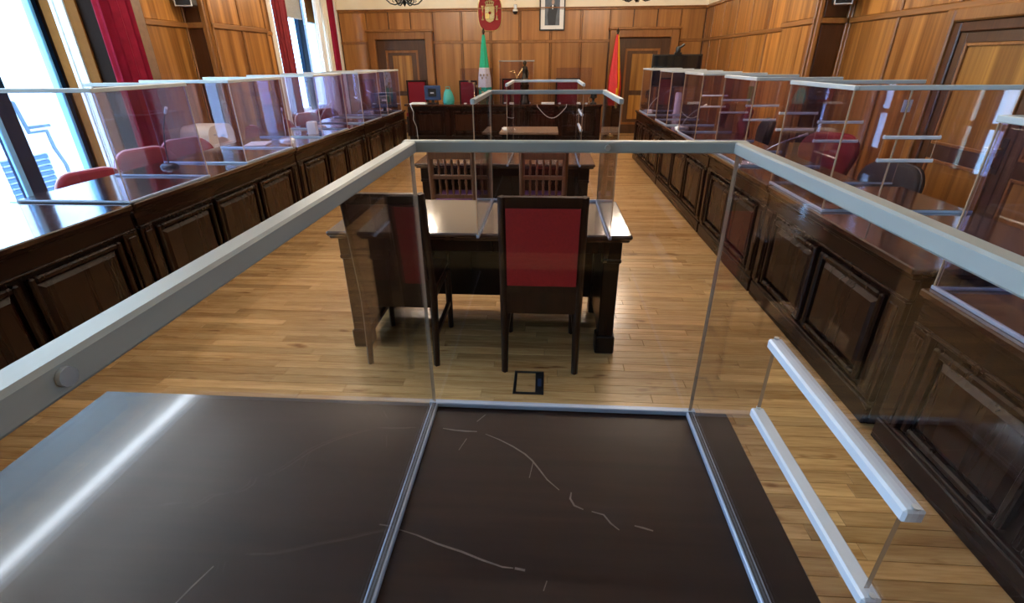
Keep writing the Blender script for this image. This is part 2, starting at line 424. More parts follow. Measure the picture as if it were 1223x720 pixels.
# ------------------------------------------------------------------ walls
ceil = struct(MB().box(XL - 0.4, XR + 0.3, YF - 0.2, YB + 0.2, ZC, ZC + 0.1).build('ceiling', M['ceil']))
wb = struct(MB().box(XL - 0.4, XR + 0.3, YB, YB + 0.2, -0.06, ZC).build('wall_back', M['cream']))
W4 = (1.10, 1.64); W4Z = (0.70, 2.30)      # unseen narrow window added for its reflection in the right screens
wr = struct(MB().box(XR, XR + 0.2, YF, W4[0], -0.06, ZC).box(XR, XR + 0.2, W4[1], YB, -0.06, ZC).box(XR, XR + 0.2, W4[0], W4[1], -0.06, W4Z[0]).box(XR, XR + 0.2, W4[0], W4[1], W4Z[1], ZC).build('wall_right', M['cream']))
wf = struct(MB().box(XL - 0.4, XR + 0.3, YF - 0.2, YF, -0.06, ZC).build('wall_front', M['cream']))

def panel_y(parent, x0, x1, z0, z1, yw, m='panel_back'):
    """raised panel on a wall that faces -Y"""
    MB().box(x0, x1, yw - 0.014, yw, z0, z1, 0.006).build('panel', M[m], parent)
def panel_x(parent, y0, y1, z0, z1, xw, d, m='panel'):
    """raised panel on a wall that faces +X (d=1) or -X (d=-1)"""
    MB().box(xw, xw + d * 0.014, y0, y1, z0, z1, 0.006).build('panel', M[m], parent)
def strip_y(parent, x0, x1, z0, z1, yw, th=0.03, m='stile', name='stile'):
    MB().box(x0, x1, yw - th, yw, z0, z1, 0.008).build(name, M[m], parent)
def strip_x(parent, y0, y1, z0, z1, xw, d, th=0.03, m='stile', name='stile'):
    MB().box(xw, xw + d * th, y0, y1, z0, z1, 0.008).build(name, M[m], parent)

# back wall panelling
MB().box(XL, XR, YB - 0.005, YB, 0.0, ZT).build('backing_board', M['darkpanel'], wb)  # board toned dark to put shadow lines into the panel gaps
MB().box(XR - 0.005, XR, YF, W4[0], 0.0, ZT).box(XR - 0.005, XR, W4[1], YB - 0.005, 0.0, ZT).box(XR - 0.005, XR, W4[0], W4[1], 0.0, W4Z[0]).box(XR - 0.005, XR, W4[0], W4[1], W4Z[1], ZT).build('backing_board', M['darkpanel'], wr)
MB().box(XL, XR, YF, YF + 0.02, 0.0, ZT).build('backing_board', M['darkpanel'], wf)
DL, DR = (-4.18, -2.67), (1.37, 2.89)          # door casings on the back wall
DZ = 2.22
xs_low = [XL, DL[0], DL[1], -2.0, -1.33, -0.66, 0.04, 0.72, DR[0], DR[1], XR]
sw = 0.056
for a, b in zip(xs_low[:-1], xs_low[1:]):
    if (a, b) not in (DL, DR): panel_y(wb, a + sw / 2, b - sw / 2, 0.18, ZR - 0.02, YB)
for a, b in zip(xs_low[:-1], xs_low[1:]):
    z0 = ZR + 0.03
    if (a, b) in (DL, DR):
        mid = (a + b) / 2
        for p, q in ((a, a + 0.5), (a + 0.5, b - 0.5), (b - 0.5, b)): panel_y(wb, p + 0.012, q - 0.012, DZ + 0.02, ZT - 0.06, YB)
    else: panel_y(wb, a + sw / 2, b - sw / 2, z0, ZT - 0.06, YB)
for x in xs_low[1:-1]:
    if x in DL + DR: strip_y(wb, x - 0.018, x + 0.018, DZ + 0.02, ZT - 0.06, YB, 0.026)
    else: strip_y(wb, x - 0.018, x + 0.018, 0.18, ZT - 0.06, YB, 0.026)
for a, b in ((XL, DL[0]), (DL[1], DR[0]), (DR[1], XR)):
    strip_y(wb, a, b, ZR - 0.025, ZR + 0.032, YB, 0.032, 'railw', 'rail')
    struct(MB().box(a, b, YB - 0.035, YB, 0.0, 0.18, 0.01).build('baseboard_back', M['stile']))
struct(MB().box(XL, XR, YB - 0.05, YB, ZT - 0.06, ZT - 0.02, 0.012).box(XL, XR, YB - 0.075, YB, ZT - 0.02, ZT, 0.006).build('trim_1', M['railw']))

# right wall: far run, pier, near run
PX = 3.06; PY0, PY1 = 6.75, 7.65
def run_x(parent, ys, xw, d, m_lo='panel', m_hi='panel', skip=()):
    for a, b in zip(ys[:-1], ys[1:]):
        if (a, b) in skip: 
            panel_x(parent, a + sw / 2, b - sw / 2, ZR + 0.034, ZT - 0.06, xw, d, m_hi); continue
        panel_x(parent, a + sw / 2, b - sw / 2, 0.18, ZR - 0.026, xw, d, m_lo)
        panel_x(parent, a + sw / 2, b - sw / 2, ZR + 0.034, ZT - 0.06, xw, d, m_hi)
    for i, y in enumerate(ys):
        lo = 0.18
        if any(y in s_ for s_ in skip): lo = ZR + 0.03
        strip_x(parent, max(y - 0.018, ys[0]), min(y + 0.018, ys[-1]), lo, ZT - 0.06, xw, d, 0.026)
    strip_x(parent, ys[0], ys[-1], ZR - 0.026, ZR + 0.032, xw, d, 0.034, 'railw', 'rail')
    strip_x(parent, ys[0], ys[-1], ZT - 0.06, ZT, xw, d, 0.05, 'railw', 'cornice')
D3 = (2.90, 5.06)
run_x(wr, [PY1, 8.4, 9.15, 9.95, 10.7, 11.5, 12.2, YB - 0.08], XR, -1)
run_x(wr, [-2.1, -1.0, 0.1, W4[0] - 0.03], XR, -1)
run_x(wr, [W4[1] + 0.03, 2.25, D3[0], D3[1], 5.85, PY0 - 0.02], XR, -1, skip=[D3])
for a, b in ((YF, D3[0]), (D3[1], PY0), (PY1, YB - 0.05)):
    struct(MB().box(XR - 0.035, XR, a, b, 0.0, 0.18, 0.01).build('baseboard_right', M['stile']))
pier = struct(MB().box(PX, XR, PY0, PY1, 0, ZC).build('wall_right_pier', M['stile']))
panel_x(pier, PY0 + 0.05, PY1 - 0.05, 0.18, ZR - 0.03, PX, -1); panel_x(pier, PY0 + 0.05, PY1 - 0.05, ZR + 0.036, ZT - 0.06, PX, -1)
strip_x(pier, PY0, PY1, ZR - 0.026, ZR + 0.032, PX, -1, 0.03, 'railw', 'rail')
strip_x(pier, PY0, PY0 + 0.04, 0.0, ZT, PX, -1, 0.022)
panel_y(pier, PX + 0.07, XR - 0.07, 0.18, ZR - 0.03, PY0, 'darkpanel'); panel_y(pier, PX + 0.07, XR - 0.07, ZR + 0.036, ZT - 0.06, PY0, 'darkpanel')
strip_y(pier, PX + 0.04, XR - 0.03, ZR - 0.026, ZR + 0.032, PY0, 0.03, 'railw', 'rail')
strip_y(pier, PX, PX + 0.05, 0.0, ZT, PY0, 0.03); strip_y(pier, XR - 0.06, XR - 0.002, 0.0, ZT, PY0, 0.03)

# left wall with deep window recesses
FX = -4.20       # face of the panelled wall
LX = -3.93       # face of the pier
W1 = (2.25, 5.10); W1Z = 3.20
W2 = (9.55, 11.35); W2Z = (0.72, 3.10)
W3 = (-1.2, 0.8)
GX = -4.86       # glass plane
wl = MB()
wl.box(XL - 0.15, FX, YF, W3[0], -0.06, ZC); wl.box(XL - 0.15, FX, W3[1], W1[0], -0.06, ZC)
wl.box(XL - 0.15, FX, W3[0], W3[1], W1Z, ZC); wl.box(XL - 0.15, FX, W1[0], W1[1], W1Z, ZC)
wl.box(XL - 0.15, FX, W1[1], 8.25, -0.06, ZC)
wl.box(XL - 0.15, XL, 8.25, W2[0], -0.06, ZC); wl.box(XL - 0.15, XL, W2[1], YB, -0.06, ZC)
wl.box(XL - 0.15, XL, W2[0], W2[1], -0.06, W2Z[0]); wl.box(XL - 0.15, XL, W2[0], W2[1], W2Z[1], ZC)
wl = struct(wl.build('wall_left', M['cream']))
run_x(wl, [W1[1] + 0.50, 6.28], FX, 1)
run_x(wl, [7.62, 8.24], FX, 1)
run_x(wl, [W3[1], 1.5, W1[0]], FX, 1)
MB().box(GX + 0.05, FX, W1[1] - 0.025, W1[1], 0.0, W1Z, 0.004).build('jamb', M['reveal'], wl)
MB().box(FX, FX + 0.03, W1[1] - 0.02, W1[1] + 0.34, 0.0, W1Z, 0.006).build('window_casing', M['reveal'], wl)
MB().box(FX + 0.002, FX + 0.05, W1[1] + 0.345, W1[1] + 0.49, 0.0, ZT, 0.01).build('window_casing', M['brownboard'], wl)
MB().box(XL, FX, 8.25, 8.27, 0.0, ZT, 0.004).build('jamb', M['darkpanel'], wl)
lp = struct(MB().box(FX - 0.1, LX, 6.30, 7.60, 0, ZC).build('wall_left_pier', M['stile']))
run_x(lp, [6.34, 6.97, 7.58], LX, 1)
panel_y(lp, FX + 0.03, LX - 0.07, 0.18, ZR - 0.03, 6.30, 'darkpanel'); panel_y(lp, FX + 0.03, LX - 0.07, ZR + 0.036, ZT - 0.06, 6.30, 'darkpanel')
strip_y(lp, FX + 0.02, LX, ZR - 0.026, ZR + 0.032, 6.30, 0.03, 'railw', 'rail')
strip_y(lp, LX - 0.06, LX - 0.002, 0.0, ZT, 6.30, 0.035, 'stile')
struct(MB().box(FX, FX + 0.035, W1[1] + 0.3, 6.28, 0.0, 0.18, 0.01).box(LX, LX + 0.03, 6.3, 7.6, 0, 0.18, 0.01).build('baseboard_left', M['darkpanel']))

# ------------------------------------------------------------------ doors
def door_back(name, c0, c1):
    d = struct(MB().box(c0 + 0.17, c1 - 0.17, YB - 0.03, YB, 0.0, DZ - 0.19, 0.004).build(name, M['door_wood']))
    for a, b, z0, z1 in ((c0, c0 + 0.17, 0, DZ), (c1 - 0.17, c1, 0, DZ), (c0 + 0.17, c1 - 0.17, DZ - 0.17, DZ)):
        MB().box(a, b, YB - 0.13, YB, z0, z1, 0.01).build('casing', M['stile'], d)
    MB().box(c0 - 0.03, c1 + 0.03, YB - 0.17, YB, DZ - 0.02, DZ + 0.03, 0.012).build('cap_moulding', M['railw'], d)
    MB().frame(c0 + 0.17, c1 - 0.17, YB - 0.075, YB - 0.03, 0.0, DZ - 0.19, 0.20).build('leaf_frame', M['door_wood'], d)
    MB().frame(c0 + 0.37, c1 - 0.37, YB - 0.060, YB - 0.03, 0.2, DZ - 0.39, 0.05).build('moulding', M['stile'], d)
    MB().box(c0 + 0.42, c1 - 0.42, YB - 0.045, YB - 0.03, 0.25, DZ - 0.44, 0.004).build('inner_panel', M['door_wood'], d)
    MB().box(c0 + 0.53, c1 - 0.53, YB - 0.062, YB - 0.045, 0.95, DZ - 0.50, 0.008).build('raised_panel', M['door_gold'], d)
    MB().box(c0 + 0.53, c1 - 0.53, YB - 0.062, YB - 0.045, 0.32, 0.85, 0.008).build('raised_panel', M['door_gold'], d)
    return d
door_back('door_1', *DL); door_back('door_2', *DR)
def door_right():
    a, b = D3; X = XR; top = ZR - 0.02
    d = struct(MB().box(X - 0.025, X, a + 0.16, b - 0.16, 0, top - 0.16, 0.004).build('door_3', M['door_wood']))
    for y0, y1, z0, z1 in ((a, a + 0.10, 0, top), (b - 0.10, b, 0, top), (a + 0.1, b - 0.1, top - 0.10, top)):
        MB().box(X - 0.10, X, y0, y1, z0, z1, 0.012).build('casing', M['stile'], d)
    for y0, y1, z0, z1 in ((a + 0.1, a + 0.18, 0, top - 0.1), (b - 0.18, b - 0.10, 0, top - 0.1), (a + 0.18, b - 0.18, top - 0.18, top - 0.1)):
        MB().box(X - 0.075, X, y0, y1, z0, z1, 0.01).build('casing', M['darkpanel'], d)
    mid = (a + b) / 2
    for y0, y1 in ((a + 0.18, mid - 0.004), (mid + 0.004, b - 0.18)):
        lf = MB().frame(X - 0.055, X - 0.02, y0, y1, 0.0, top - 0.18, 0.08, axis='X').box(X - 0.055, X - 0.02, y0 + 0.08, y1 - 0.08, 0.80, 0.92, 0.004).build('door_leaf', M['door_wood'], d)
        for z0, z1 in ((0.14, 0.79), (0.93, top - 0.27)):
            MB().box(X - 0.048, X - 0.02, y0 + 0.115, y1 - 0.115, z0, z1, 0.012).build('raised_panel', M['door_gold'], lf)
        for z0, z1 in ((0.12, 0.80), (0.92, top - 0.26)):
            MB().frame(X - 0.062, X - 0.03, y0 + 0.092, y1 - 0.092, z0, z1, 0.024, axis='X').build('moulding', M['stile'], lf)
        if y0 > mid:
            pl = MB().box(X - 0.062, X - 0.054, y0 + 0.03, y0 + 0.085, 0.80, 1.06, 0.003).build('handle_plate', M['black'], d)
            MB().tube([(X - 0.06, y0 + 0.058, 0.985), (X - 0.11, y0 + 0.058, 0.985), (X - 0.112, y0 + 0.15, 0.98)], 0.009, 8).build('handle', M['brass'], pl)
            MB().tube([(X - 0.06, y0 + 0.058, 0.86), (X - 0.085, y0 + 0.058, 0.86)], 0.014, 10).build('lock', M['chrome'], pl)
door_right()

# ------------------------------------------------------------------ windows, blinds, outside
def window_1(name, y0, y1, z0, z1, posts, tw=0.09):
    w_ = struct(MB().frame(GX, GX + 0.07, y0, y1, z0, z1, 0.05, axis='X').build(name, M['frame_dark']))
    MB().box(GX + 0.02, GX + 0.028, y0 + 0.04, y1 - 0.04, z0 + 0.04, z1 - 0.04).build('pane', M['glass'], w_)
    for p in posts:
        MB().box(GX - 0.005, GX + 0.09, p - tw, p + tw, z0, z1, 0.01).build('meeting_stile', M['frame_dark'], w_)
    return w_
w1 = window_1('window_1', W1[0], W1[1] - 0.025, 0.0, W1Z, [4.36, 3.1])
MB().box(GX + 0.0, GX + 0.075, W1[1] - 0.11, W1[1] - 0.075, 0.05, W1Z - 0.05, 0.006).build('frame_highlight', M['blue_highlight'], w1)
MB().box(GX + 0.09, GX + 0.12, 4.215, 4.27, 0.03, W1Z - 0.05, 0.006).build('frame_highlight', M['blue_highlight'], w1)
w3 = window_1('window_3', W3[0], W3[1], 0.0, W1Z, [-0.2])
w2 = struct(MB().frame(GX, GX + 0.07, W2[0], W2[1], W2Z[0], W2Z[1], 0.06, axis='X').build('window_2', M['sill']))
MB().box(GX + 0.02, GX + 0.028, W2[0] + 0.04, W2[1] - 0.04, W2Z[0] + 0.04, W2Z[1] - 0.04).build('pane', M['glass'], w2)
MB().box(GX, GX + 0.09, 10.52, 10.74, W2Z[0], W2Z[1], 0.01).build('meeting_stile', M['frame_dark'], w2)
MB().box(XL, XL + 0.30, W2[0] - 0.2, W2[1] + 0.2, W2Z[0] - 0.06, W2Z[0], 0.012).build('window_sill', M['sill'], w2)
w4 = struct(MB().frame(XR + 0.02, XR + 0.07, W4[0], W4[1], W4Z[0], W4Z[1], 0.04, axis='X').build('added_window', M['frame_dark']))
MB().box(XR + 0.04, XR + 0.046, W4[0] + 0.03, W4[1] - 0.03, W4Z[0] + 0.03, W4Z[1] - 0.03).build('pane', M['glass'], w4)
MB().box(XR + 0.01, XR + 0.08, 1.25, 1.36, W4Z[0], W4Z[1], 0.006).build('meeting_stile', M['frame_dark'], w4)
MB().box(XR + 0.015, XR + 0.075, W4[0], W4[1], 1.09, 1.13, 0.004).build('glazing_bar', M['frame_dark'], w4)
MB().frame(XR - 0.03, XR + 0.018, W4[0] - 0.03, W4[1] + 0.03, W4Z[0] - 0.03, W4Z[1] + 0.03, 0.035, axis='X').build('window_casing', M['stile'], w4)
# folded inner shutter in the reveal; its white strips paint a light reflection
sh = thing('folded_shutter', 'narrow brown folding shutter with painted white light reflection in the reveal of the large left window', 'shutter', (GX + 0.12, W1[1] - 0.03, 0.02))
for i, (x, wdt, mm) in enumerate(((0.0, 0.10, 'blind_br'), (0.105, 0.035, 'sill'), (0.143, 0.075, 'white_curtain'), (0.222, 0.02, 'sill'), (0.245, 0.11, 'blind_br'))):
    MB().box(x, x + wdt, -0.02 - 0.012 * (i % 2), 0.0, 0.0, W1Z - 0.06, 0.004).build('leaf_and_glint', M[mm], sh)
def blind(label, y0, y1, zb, mm):
    b = thing('roller_blind', label, 'blind', (GX + 0.16, y0, zb))
    MB().box(0, 0.008, 0, y1 - y0, 0.0, 2.98 - zb).build('blind_cloth', M[mm], b)
    MB().tube([(0.004, 0, 2.98 - zb), (0.004, y1 - y0, 2.98 - zb)], 0.035, 12).build('roller', M['grey'], b)
    MB().box(-0.008, 0.016, 0, y1 - y0, -0.02, 0.004, 0.004).build('bottom_bar', M['grey'], b)
blind('grey roller blind at the top of the left half of the far window', W2[0] + 0.05, 10.51, 2.34, 'blind_gr')
blind('brown roller blind at the top of the right half of the far window', 10.75, W2[1] - 0.02, 2.30, 'blind_br')

def curtain(label, x, y0, y1, m, n, amp=0.05, z0=0.06, z1=3.15, th=0.008, lean=0.0, group=None):
    c = thing('curtain', label, 'curtain', (x, y0, z0), 0, group)
    pts = []; k = n * 10
    for i in range(k + 1):
        t = i / k
        pts.append((amp * math.sin(t * n * 2 * PI) * (0.7 + 0.3 * math.sin(7 * t)), t * (y1 - y0) + 0.25 * amp * math.sin(t * n * 4 * PI)))
    poly = pts + [(p[0] + th, p[1]) for p in reversed(pts)]
    MB().prism(poly, 'Z', 0.0, z1 - z0, smooth=False).build('curtain_cloth', m, c)
    MB().tube([(0, -0.02, z1 - z0 + 0.02), (0, y1 - y0 + 0.02, z1 - z0 + 0.02)], 0.018, 8).build('curtain_rod', M['black'], c)
    return c
curtain('crimson curtain hanging by the large near window', FX + 0.068, W1[1] - 0.16, 5.42, M['curtain'], 4, 0.048)
curtain('cream curtain at the near edge of the far window', -4.36, 8.50, 8.72, M['sheer'], 3, 0.035)
curtain('crimson curtain on the near side of the far window', -4.36, 8.76, 9.22, M['curtain_d'], 4, 0.05)
curtain('white curtain on the far side of the far window', -4.52, 10.72, 11.04, M['white_curtain'], 4, 0.04)
curtain('cream curtain between the white one and the narrow crimson one', -4.52, 11.10, 11.38, M['sheer'], 4, 0.04)
curtain('narrow crimson curtain in the far left corner', -4.55, 11.45, 11.80, M['curtain'], 3, 0.04)
curtain('thin cream curtain edge closing the far left corner', -4.55, 11.84, 11.93, M['sheer'], 2, 0.025)

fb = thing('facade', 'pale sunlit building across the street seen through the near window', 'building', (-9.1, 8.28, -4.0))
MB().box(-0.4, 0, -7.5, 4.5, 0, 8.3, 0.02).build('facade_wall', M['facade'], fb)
sb = MB().frame(0.0, 0.08, -0.55, 0.46, 2.95, 4.22, 0.06, axis='X').build('window_shutter', M['facade'], fb)
slat = MB().box(0.0, 0.04, -0.49, 0.40, -0.03, 0.03, 0.006).build('slat', M['shutter'], sb, (0.02, 0, 3.05))
for k in range(1, 12): inst(slat, (0.02, 0, 3.05 + 0.095 * k), sb)
MB().box(0.02, 0.10, -0.07, -0.01, 3.0, 4.18, 0.005).build('mullion', M['facade'], sb)
MB().tube([(0.12, -0.05, 5.05), (0.12, 0.10, 5.02), (0.12, 0.17, 4.52), (0.12, 0.50, 4.52), (0.12, 0.52, 4.22), (0.12, 0.62, 3.9), (0.12, 0.62, 0.3)], 0.032, 8).build('drain_pipe', M['pipe'], fb)
MB().tube([(0.10, 0.18, 4.60), (0.10, 0.62, 4.60)], 0.026, 8).build('ledge_pipe', M['pipe'], fb)

nb = thing('house', 'lilac house wall with shade in its colour beyond the right half of the far window', 'building', (-6.6, 20.0, -4.0))
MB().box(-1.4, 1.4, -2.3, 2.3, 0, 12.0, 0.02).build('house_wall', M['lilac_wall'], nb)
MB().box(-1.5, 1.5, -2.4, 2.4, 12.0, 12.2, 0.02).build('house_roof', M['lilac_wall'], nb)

# ------------------------------------------------------------------ acrylic screens
TH = 0.006
def rect_pane(w_, h, slot=None):
    """vertical sheet in the local YZ plane, thickness TH along X, optional slot; mats: face 0, edge 1"""
    mb = MB(); ys = [0, w_]; zs = [0, h]; hole = None
    if slot: ys = [0, slot[0], slot[1], w_]; zs = [0, slot[2], slot[3], h]; hole = (1, 1)
    ny, nz = len(ys), len(zs)
    for sx in (-TH / 2, TH / 2):
        vs = [(sx, y, z) for z in zs for y in ys]
        fs = [(j * ny + i, j * ny + i + 1, (j + 1) * ny + i + 1, (j + 1) * ny + i) for j in range(nz - 1) for i in range(ny - 1) if (i, j) != hole]
        mb.add(vs, fs, 0)
    def rim(p, q):
        mb.add([(-TH / 2, *p), (TH / 2, *p), (TH / 2, *q), (-TH / 2, *q)], [(0, 1, 2, 3)], 1)
    cs = [(0, 0), (w_, 0), (w_, h), (0, h)]
    for a, b in zip(cs, cs[1:] + cs[:1]): rim(a, b)
    if slot:
        cs = [(slot[0], slot[2]), (slot[1], slot[2]), (slot[1], slot[3]), (slot[0], slot[3])]
        for a, b in zip(cs, cs[1:] + cs[:1]): rim(a, b)
    return mb
def screen(label, loc, rz, L, D, H, slots=(None, None), group=None, mface='acryl_side', rail=(0.022, 0.024), base=0.016, bolts=(), medge='acryl_edge', joint=None, mrail='alu_light'):
    """U-shaped clear screen: front sheet along local +Y at x=0, two side sheets running to -X"""
    t = thing('acrylic_screen', label, 'screen', loc, rz, group)
    mats = [M[mface], M[medge]]
    g = 0.006                              # sheets stand inside the base channel
    hz = H - rail[1] * 0.5 - g
    rect_pane(L, hz).build('front_sheet', mats, t, (0, 0, g))
    for k, y in enumerate((TH, L - TH)):
        sl = slots[k]
        mb = rect_pane(D - TH, hz, (sl[0] - TH, sl[1] - TH, sl[2] - g, sl[3] - g) if sl else None)
        p = mb.build('side_sheet', mats, t, (-TH / 2 - 0.001, y, g), PI / 2)
        if sl:
            cw = sl[4] if len(sl) > 4 else 0.022
            for z in (sl[2], sl[3]):
                c = MB().box(-(cw), (cw), sl[0] - 0.010, sl[1] + 0.010, -0.009, 0.009, 0.003).build('slot_channel', M['white_chan'], t, (-TH / 2, y, z), PI / 2)
                for yy in (sl[0] - 0.006, sl[1] + 0.006):
                    MB().tube([(0, yy, 0.010), (0, yy, 0.0125)], 0.004, 8).build('screw', M['bolt'], c)
        if joint and k == joint[0]:
            MB().box(-0.004, 0.004, joint[1] - 0.004, joint[1] + 0.004, g, hz, 0.001).build('joint_strip', M['acryl_edge'], t, (0, y, 0), PI / 2)
            MB().box(-0.006, -0.0035, joint[1] - 0.022, joint[1] + 0.022, joint[2] - 0.03, joint[2] + 0.03).build('paper_sticker', M['paper'], t, (0, y, 0), PI / 2)
    rw, rh = rail
    MB().box(-rw / 2, rw / 2, -rw / 2, L + rw / 2, H - rh, H, 0.003).build('top_rail', M[mrail], t)
    for y in (TH, L - TH):
        MB().box(-D, -rw / 2 - 0.0005, y - rw / 2, y + rw / 2, H - rh, H, 0.003).build('top_rail', M[mrail], t)
    bw = base
    for y in (TH * 0.2, L - TH * 0.2):
        MB().box(0.001, 0.0062, y - 0.003, y + 0.003, 0.014, H - rh, 0.001).build('corner_bead', M['acryl_edge'], t)
    MB().box(-bw / 2, bw / 2, -bw / 2, L + bw / 2, 0.0, 0.014, 0.002).build('base_channel', M['alu_base'], t)
    for y in (TH, L - TH):
        MB().box(-D, -bw / 2 - 0.0005, y - bw / 2, y + bw / 2, 0.0, 0.014, 0.002).box(-D + 0.002, -bw / 2 - 0.001, y - 0.0045, y + 0.0045, 0.0137, 0.0152, 0, 1).build('base_channel', [M['alu_base'], M['dark_gasket']], t)
    for (p, q) in bolts: MB().tube([p, q], 0.006, 10).build('bolt_head', M['bolt'], t)
    return t

# camera table
tt = thing('front_table', 'long dark satin table in the foreground with white scratches', 'table', (-1.235, 0.08, 0.0))
TW, TD, TZ = 1.725, 1.0, 0.76
MB().box(0, TW, 0, TD, TZ - 0.035, TZ, 0.003).build('tabletop', M['near_top'], tt)
MB().box(0.02, TW - 0.02, TD - 0.045, TD - 0.02, TZ - 0.14, TZ - 0.035, 0.004).build('apron', M['ebony'], tt)
MB().box(0.10, TW - 0.10, TD - 0.07, TD - 0.05, 0.12, TZ - 0.14, 0.004).build('front_panel', M['ebony'], tt)
for x in (0.03, TW - 0.10):
    for y in (0.03, TD - 0.10):
        MB().box(x, x + 0.07, y, y + 0.07, 0.0, TZ - 0.035, 0.004).build('leg', M['ebony'], tt)
def scratch(pts, wd):
    mb = MB(); P = [Vector((p[0], p[1], 0)) for p in pts]; L = []; R = []
    for i, p in enumerate(P):
        t_ = (P[min(i + 1, len(P) - 1)] - P[max(i - 1, 0)]).normalized(); n_ = Vector((-t_.y, t_.x, 0))
        ww = wd * (0.35 + 0.65 * math.sin(PI * (i + 0.4) / (len(P) - 0.2)))
        L.append(p + n_ * ww); R.append(p - n_ * ww)
    n = len(P)
    for z0, z1 in ((0.0, 0.0004),):
        vs = [(v.x, v.y, z) for z in (z0, z1) for v in L + R]
        fs = []
        for i in range(n - 1):
            fs += [(2 * n + i, 2 * n + i + 1, 3 * n + i + 1, 3 * n + i), (i, n + i, n + i + 1, i + 1), (i, i + 1, 2 * n + i + 1, 2 * n + i), (n + i, 3 * n + i, 3 * n + i + 1, n + i + 1)]
        mb.add(vs, fs)
    mb.build('scratch', M['scratch'], tt, (1.235, -0.08, TZ))
SCR = [([(-0.246, 0.977), (-0.215, 0.972), (-0.184, 0.97), (-0.158, 0.97)], 0.0022), ([(-0.135, 0.962), (-0.099, 0.944), (-0.064, 0.922), (-0.034, 0.898), (-0.017, 0.879), (-0.001, 0.854), (0.019, 0.821), (0.045, 0.793)], 0.002), ([(0.071, 0.788), (0.068, 0.771), (0.076, 0.753), (0.094, 0.744)], 0.0022), ([(0.111, 0.74), (0.135, 0.733), (0.147, 0.713), (0.162, 0.698)], 0.0018), ([(0.194, 0.71), (0.21, 0.706), (0.229, 0.7)], 0.0022), ([(-0.277, 0.673), (-0.237, 0.662), (-0.192, 0.645), (-0.143, 0.631), (-0.102, 0.616), (-0.063, 0.604), (-0.043, 0.603)], 0.002), ([(-0.144, 1.037), (-0.163, 1.008)], 0.0012), ([(-0.013, 0.877), (-0.021, 0.824)], 0.001), ([(-0.319, 0.682), (-0.297, 0.68)], 0.0016), ([(-0.04, 0.603), (-0.021, 0.6)], 0.003), ([(-0.18, 0.943), (-0.193, 0.902)], 0.001), ([(0.019, 0.582), (0.013, 0.563)], 0.0012), ([(-0.598, 0.573), (-0.612, 0.533), (-0.622, 0.499)], 0.0018)]
for pts, wd in SCR: scratch(pts, wd)

screen('large clear screen standing on the dark front table nearest the camera', (0.395, 1.07, TZ + 0.0005), PI / 2, 0.685, 0.93, 0.69,
       slots=((0.333, 0.668, 0.268, 0.411, 0.0115), None), mrail='alu', mface='acryl', rail=(0.025, 0.023), base=0.018,
       bolts=(((-0.011, 0.27, 0.678), (-0.0165, 0.27, 0.678)), ((-0.852, 0.668, 0.679), (-0.852, 0.6635, 0.679))))

# ------------------------------------------------------------------ bench rows
BZ = 0.815
def bench(label, loc, rz, L, D, npan, H=BZ, group=None):
    """counter section: front face at x=0 looking to +X, running along +Y"""
    t = thing('bench_section', label, 'bench', loc, rz, group)
    g = 0.012
    MB().box(-D, -0.02, g, L - g, 0.0, H - 0.045, 0.003).build('carcass', M['mahog'], t)
    MB().box(-0.02, 0.012, g, L - g, 0.0, 0.11, 0.006).box(-0.02, 0.004, g, L - g, 0.11, 0.13, 0.004).build('plinth', M['mahog_h'], t)
    MB().box(-D - 0.01, 0.035, g * 0.5, L - g * 0.5, H - 0.032, H, 0.006).build('worktop', M['bench_top'], t)
    MB().box(-0.02, 0.018, g, L - g, H - 0.06, H - 0.032, 0.006).box(-0.02, 0.004, g, L - g, H - 0.15, H - 0.06, 0.002).build('frieze', M['mahog_h'], t)
    MB().box(-0.02, 0.014, g, L - g, H - 0.165, H - 0.15, 0.005).build('bead', M['mahog_panel'], t)
    for y in (g, L - g - 0.11):
        pi_ = MB().box(-0.02, 0.012, y, y + 0.11, 0.13, H - 0.165, 0.004).build('pilaster', M['mahog'], t)
        MB().box(0.012, 0.022, y + 0.022, y + 0.088, 0.16, H - 0.19, 0.006).build('fluted_strip', M['mahog_panel'], pi_)
    a0, a1 = g + 0.14, L - g - 0.14
    pw = (a1 - a0 - 0.05 * (npan - 1)) / npan
    for k in range(npan):
        y0 = a0 + k * (pw + 0.05); y1 = y0 + pw
        f = MB().frame(-0.02, 0.016, y0, y1, 0.155, H - 0.19, 0.035, axis='X', bev=0.009).build('panel_moulding', M['mahog'], t)
        # raised field with sloped edges
        z0, z1 = 0.19, H - 0.225; q0, q1 = y0 + 0.035, y1 - 0.035; s_ = 0.035
        mb = MB()
        vs = [(-0.016, q0, z0), (-0.016, q1, z0), (-0.016, q1, z1), (-0.016, q0, z1),
              (0.008, q0 + s_, z0 + s_), (0.008, q1 - s_, z0 + s_), (0.008, q1 - s_, z1 - s_), (0.008, q0 + s_, z1 - s_)]
        mb.add(vs, [(3, 2, 1, 0), (4, 5, 6, 7), (0, 1, 5, 4), (1, 2, 6, 5), (2, 3, 7, 6), (3, 0, 4, 7)])
        mb.build('raised_panel', M['mahog_panel'], f)
    return t
LXF = -2.585
for lab, y0, y1, n in (
    ('dark mahogany bench section nearest the camera in the left row', 0.66, 2.86, 3),
    ('second dark mahogany bench section from the camera in the left row', 2.87, 5.08, 3),
    ('third dark mahogany bench section from the camera in the left row', 5.09, 7.21, 3),
    ('last dark mahogany bench section of the left row, by the judges bench', 7.22, 9.40, 3)):
    bench(lab, (LXF, y0, 0), 0, y1 - y0, 0.80, n)
RXF = 1.565
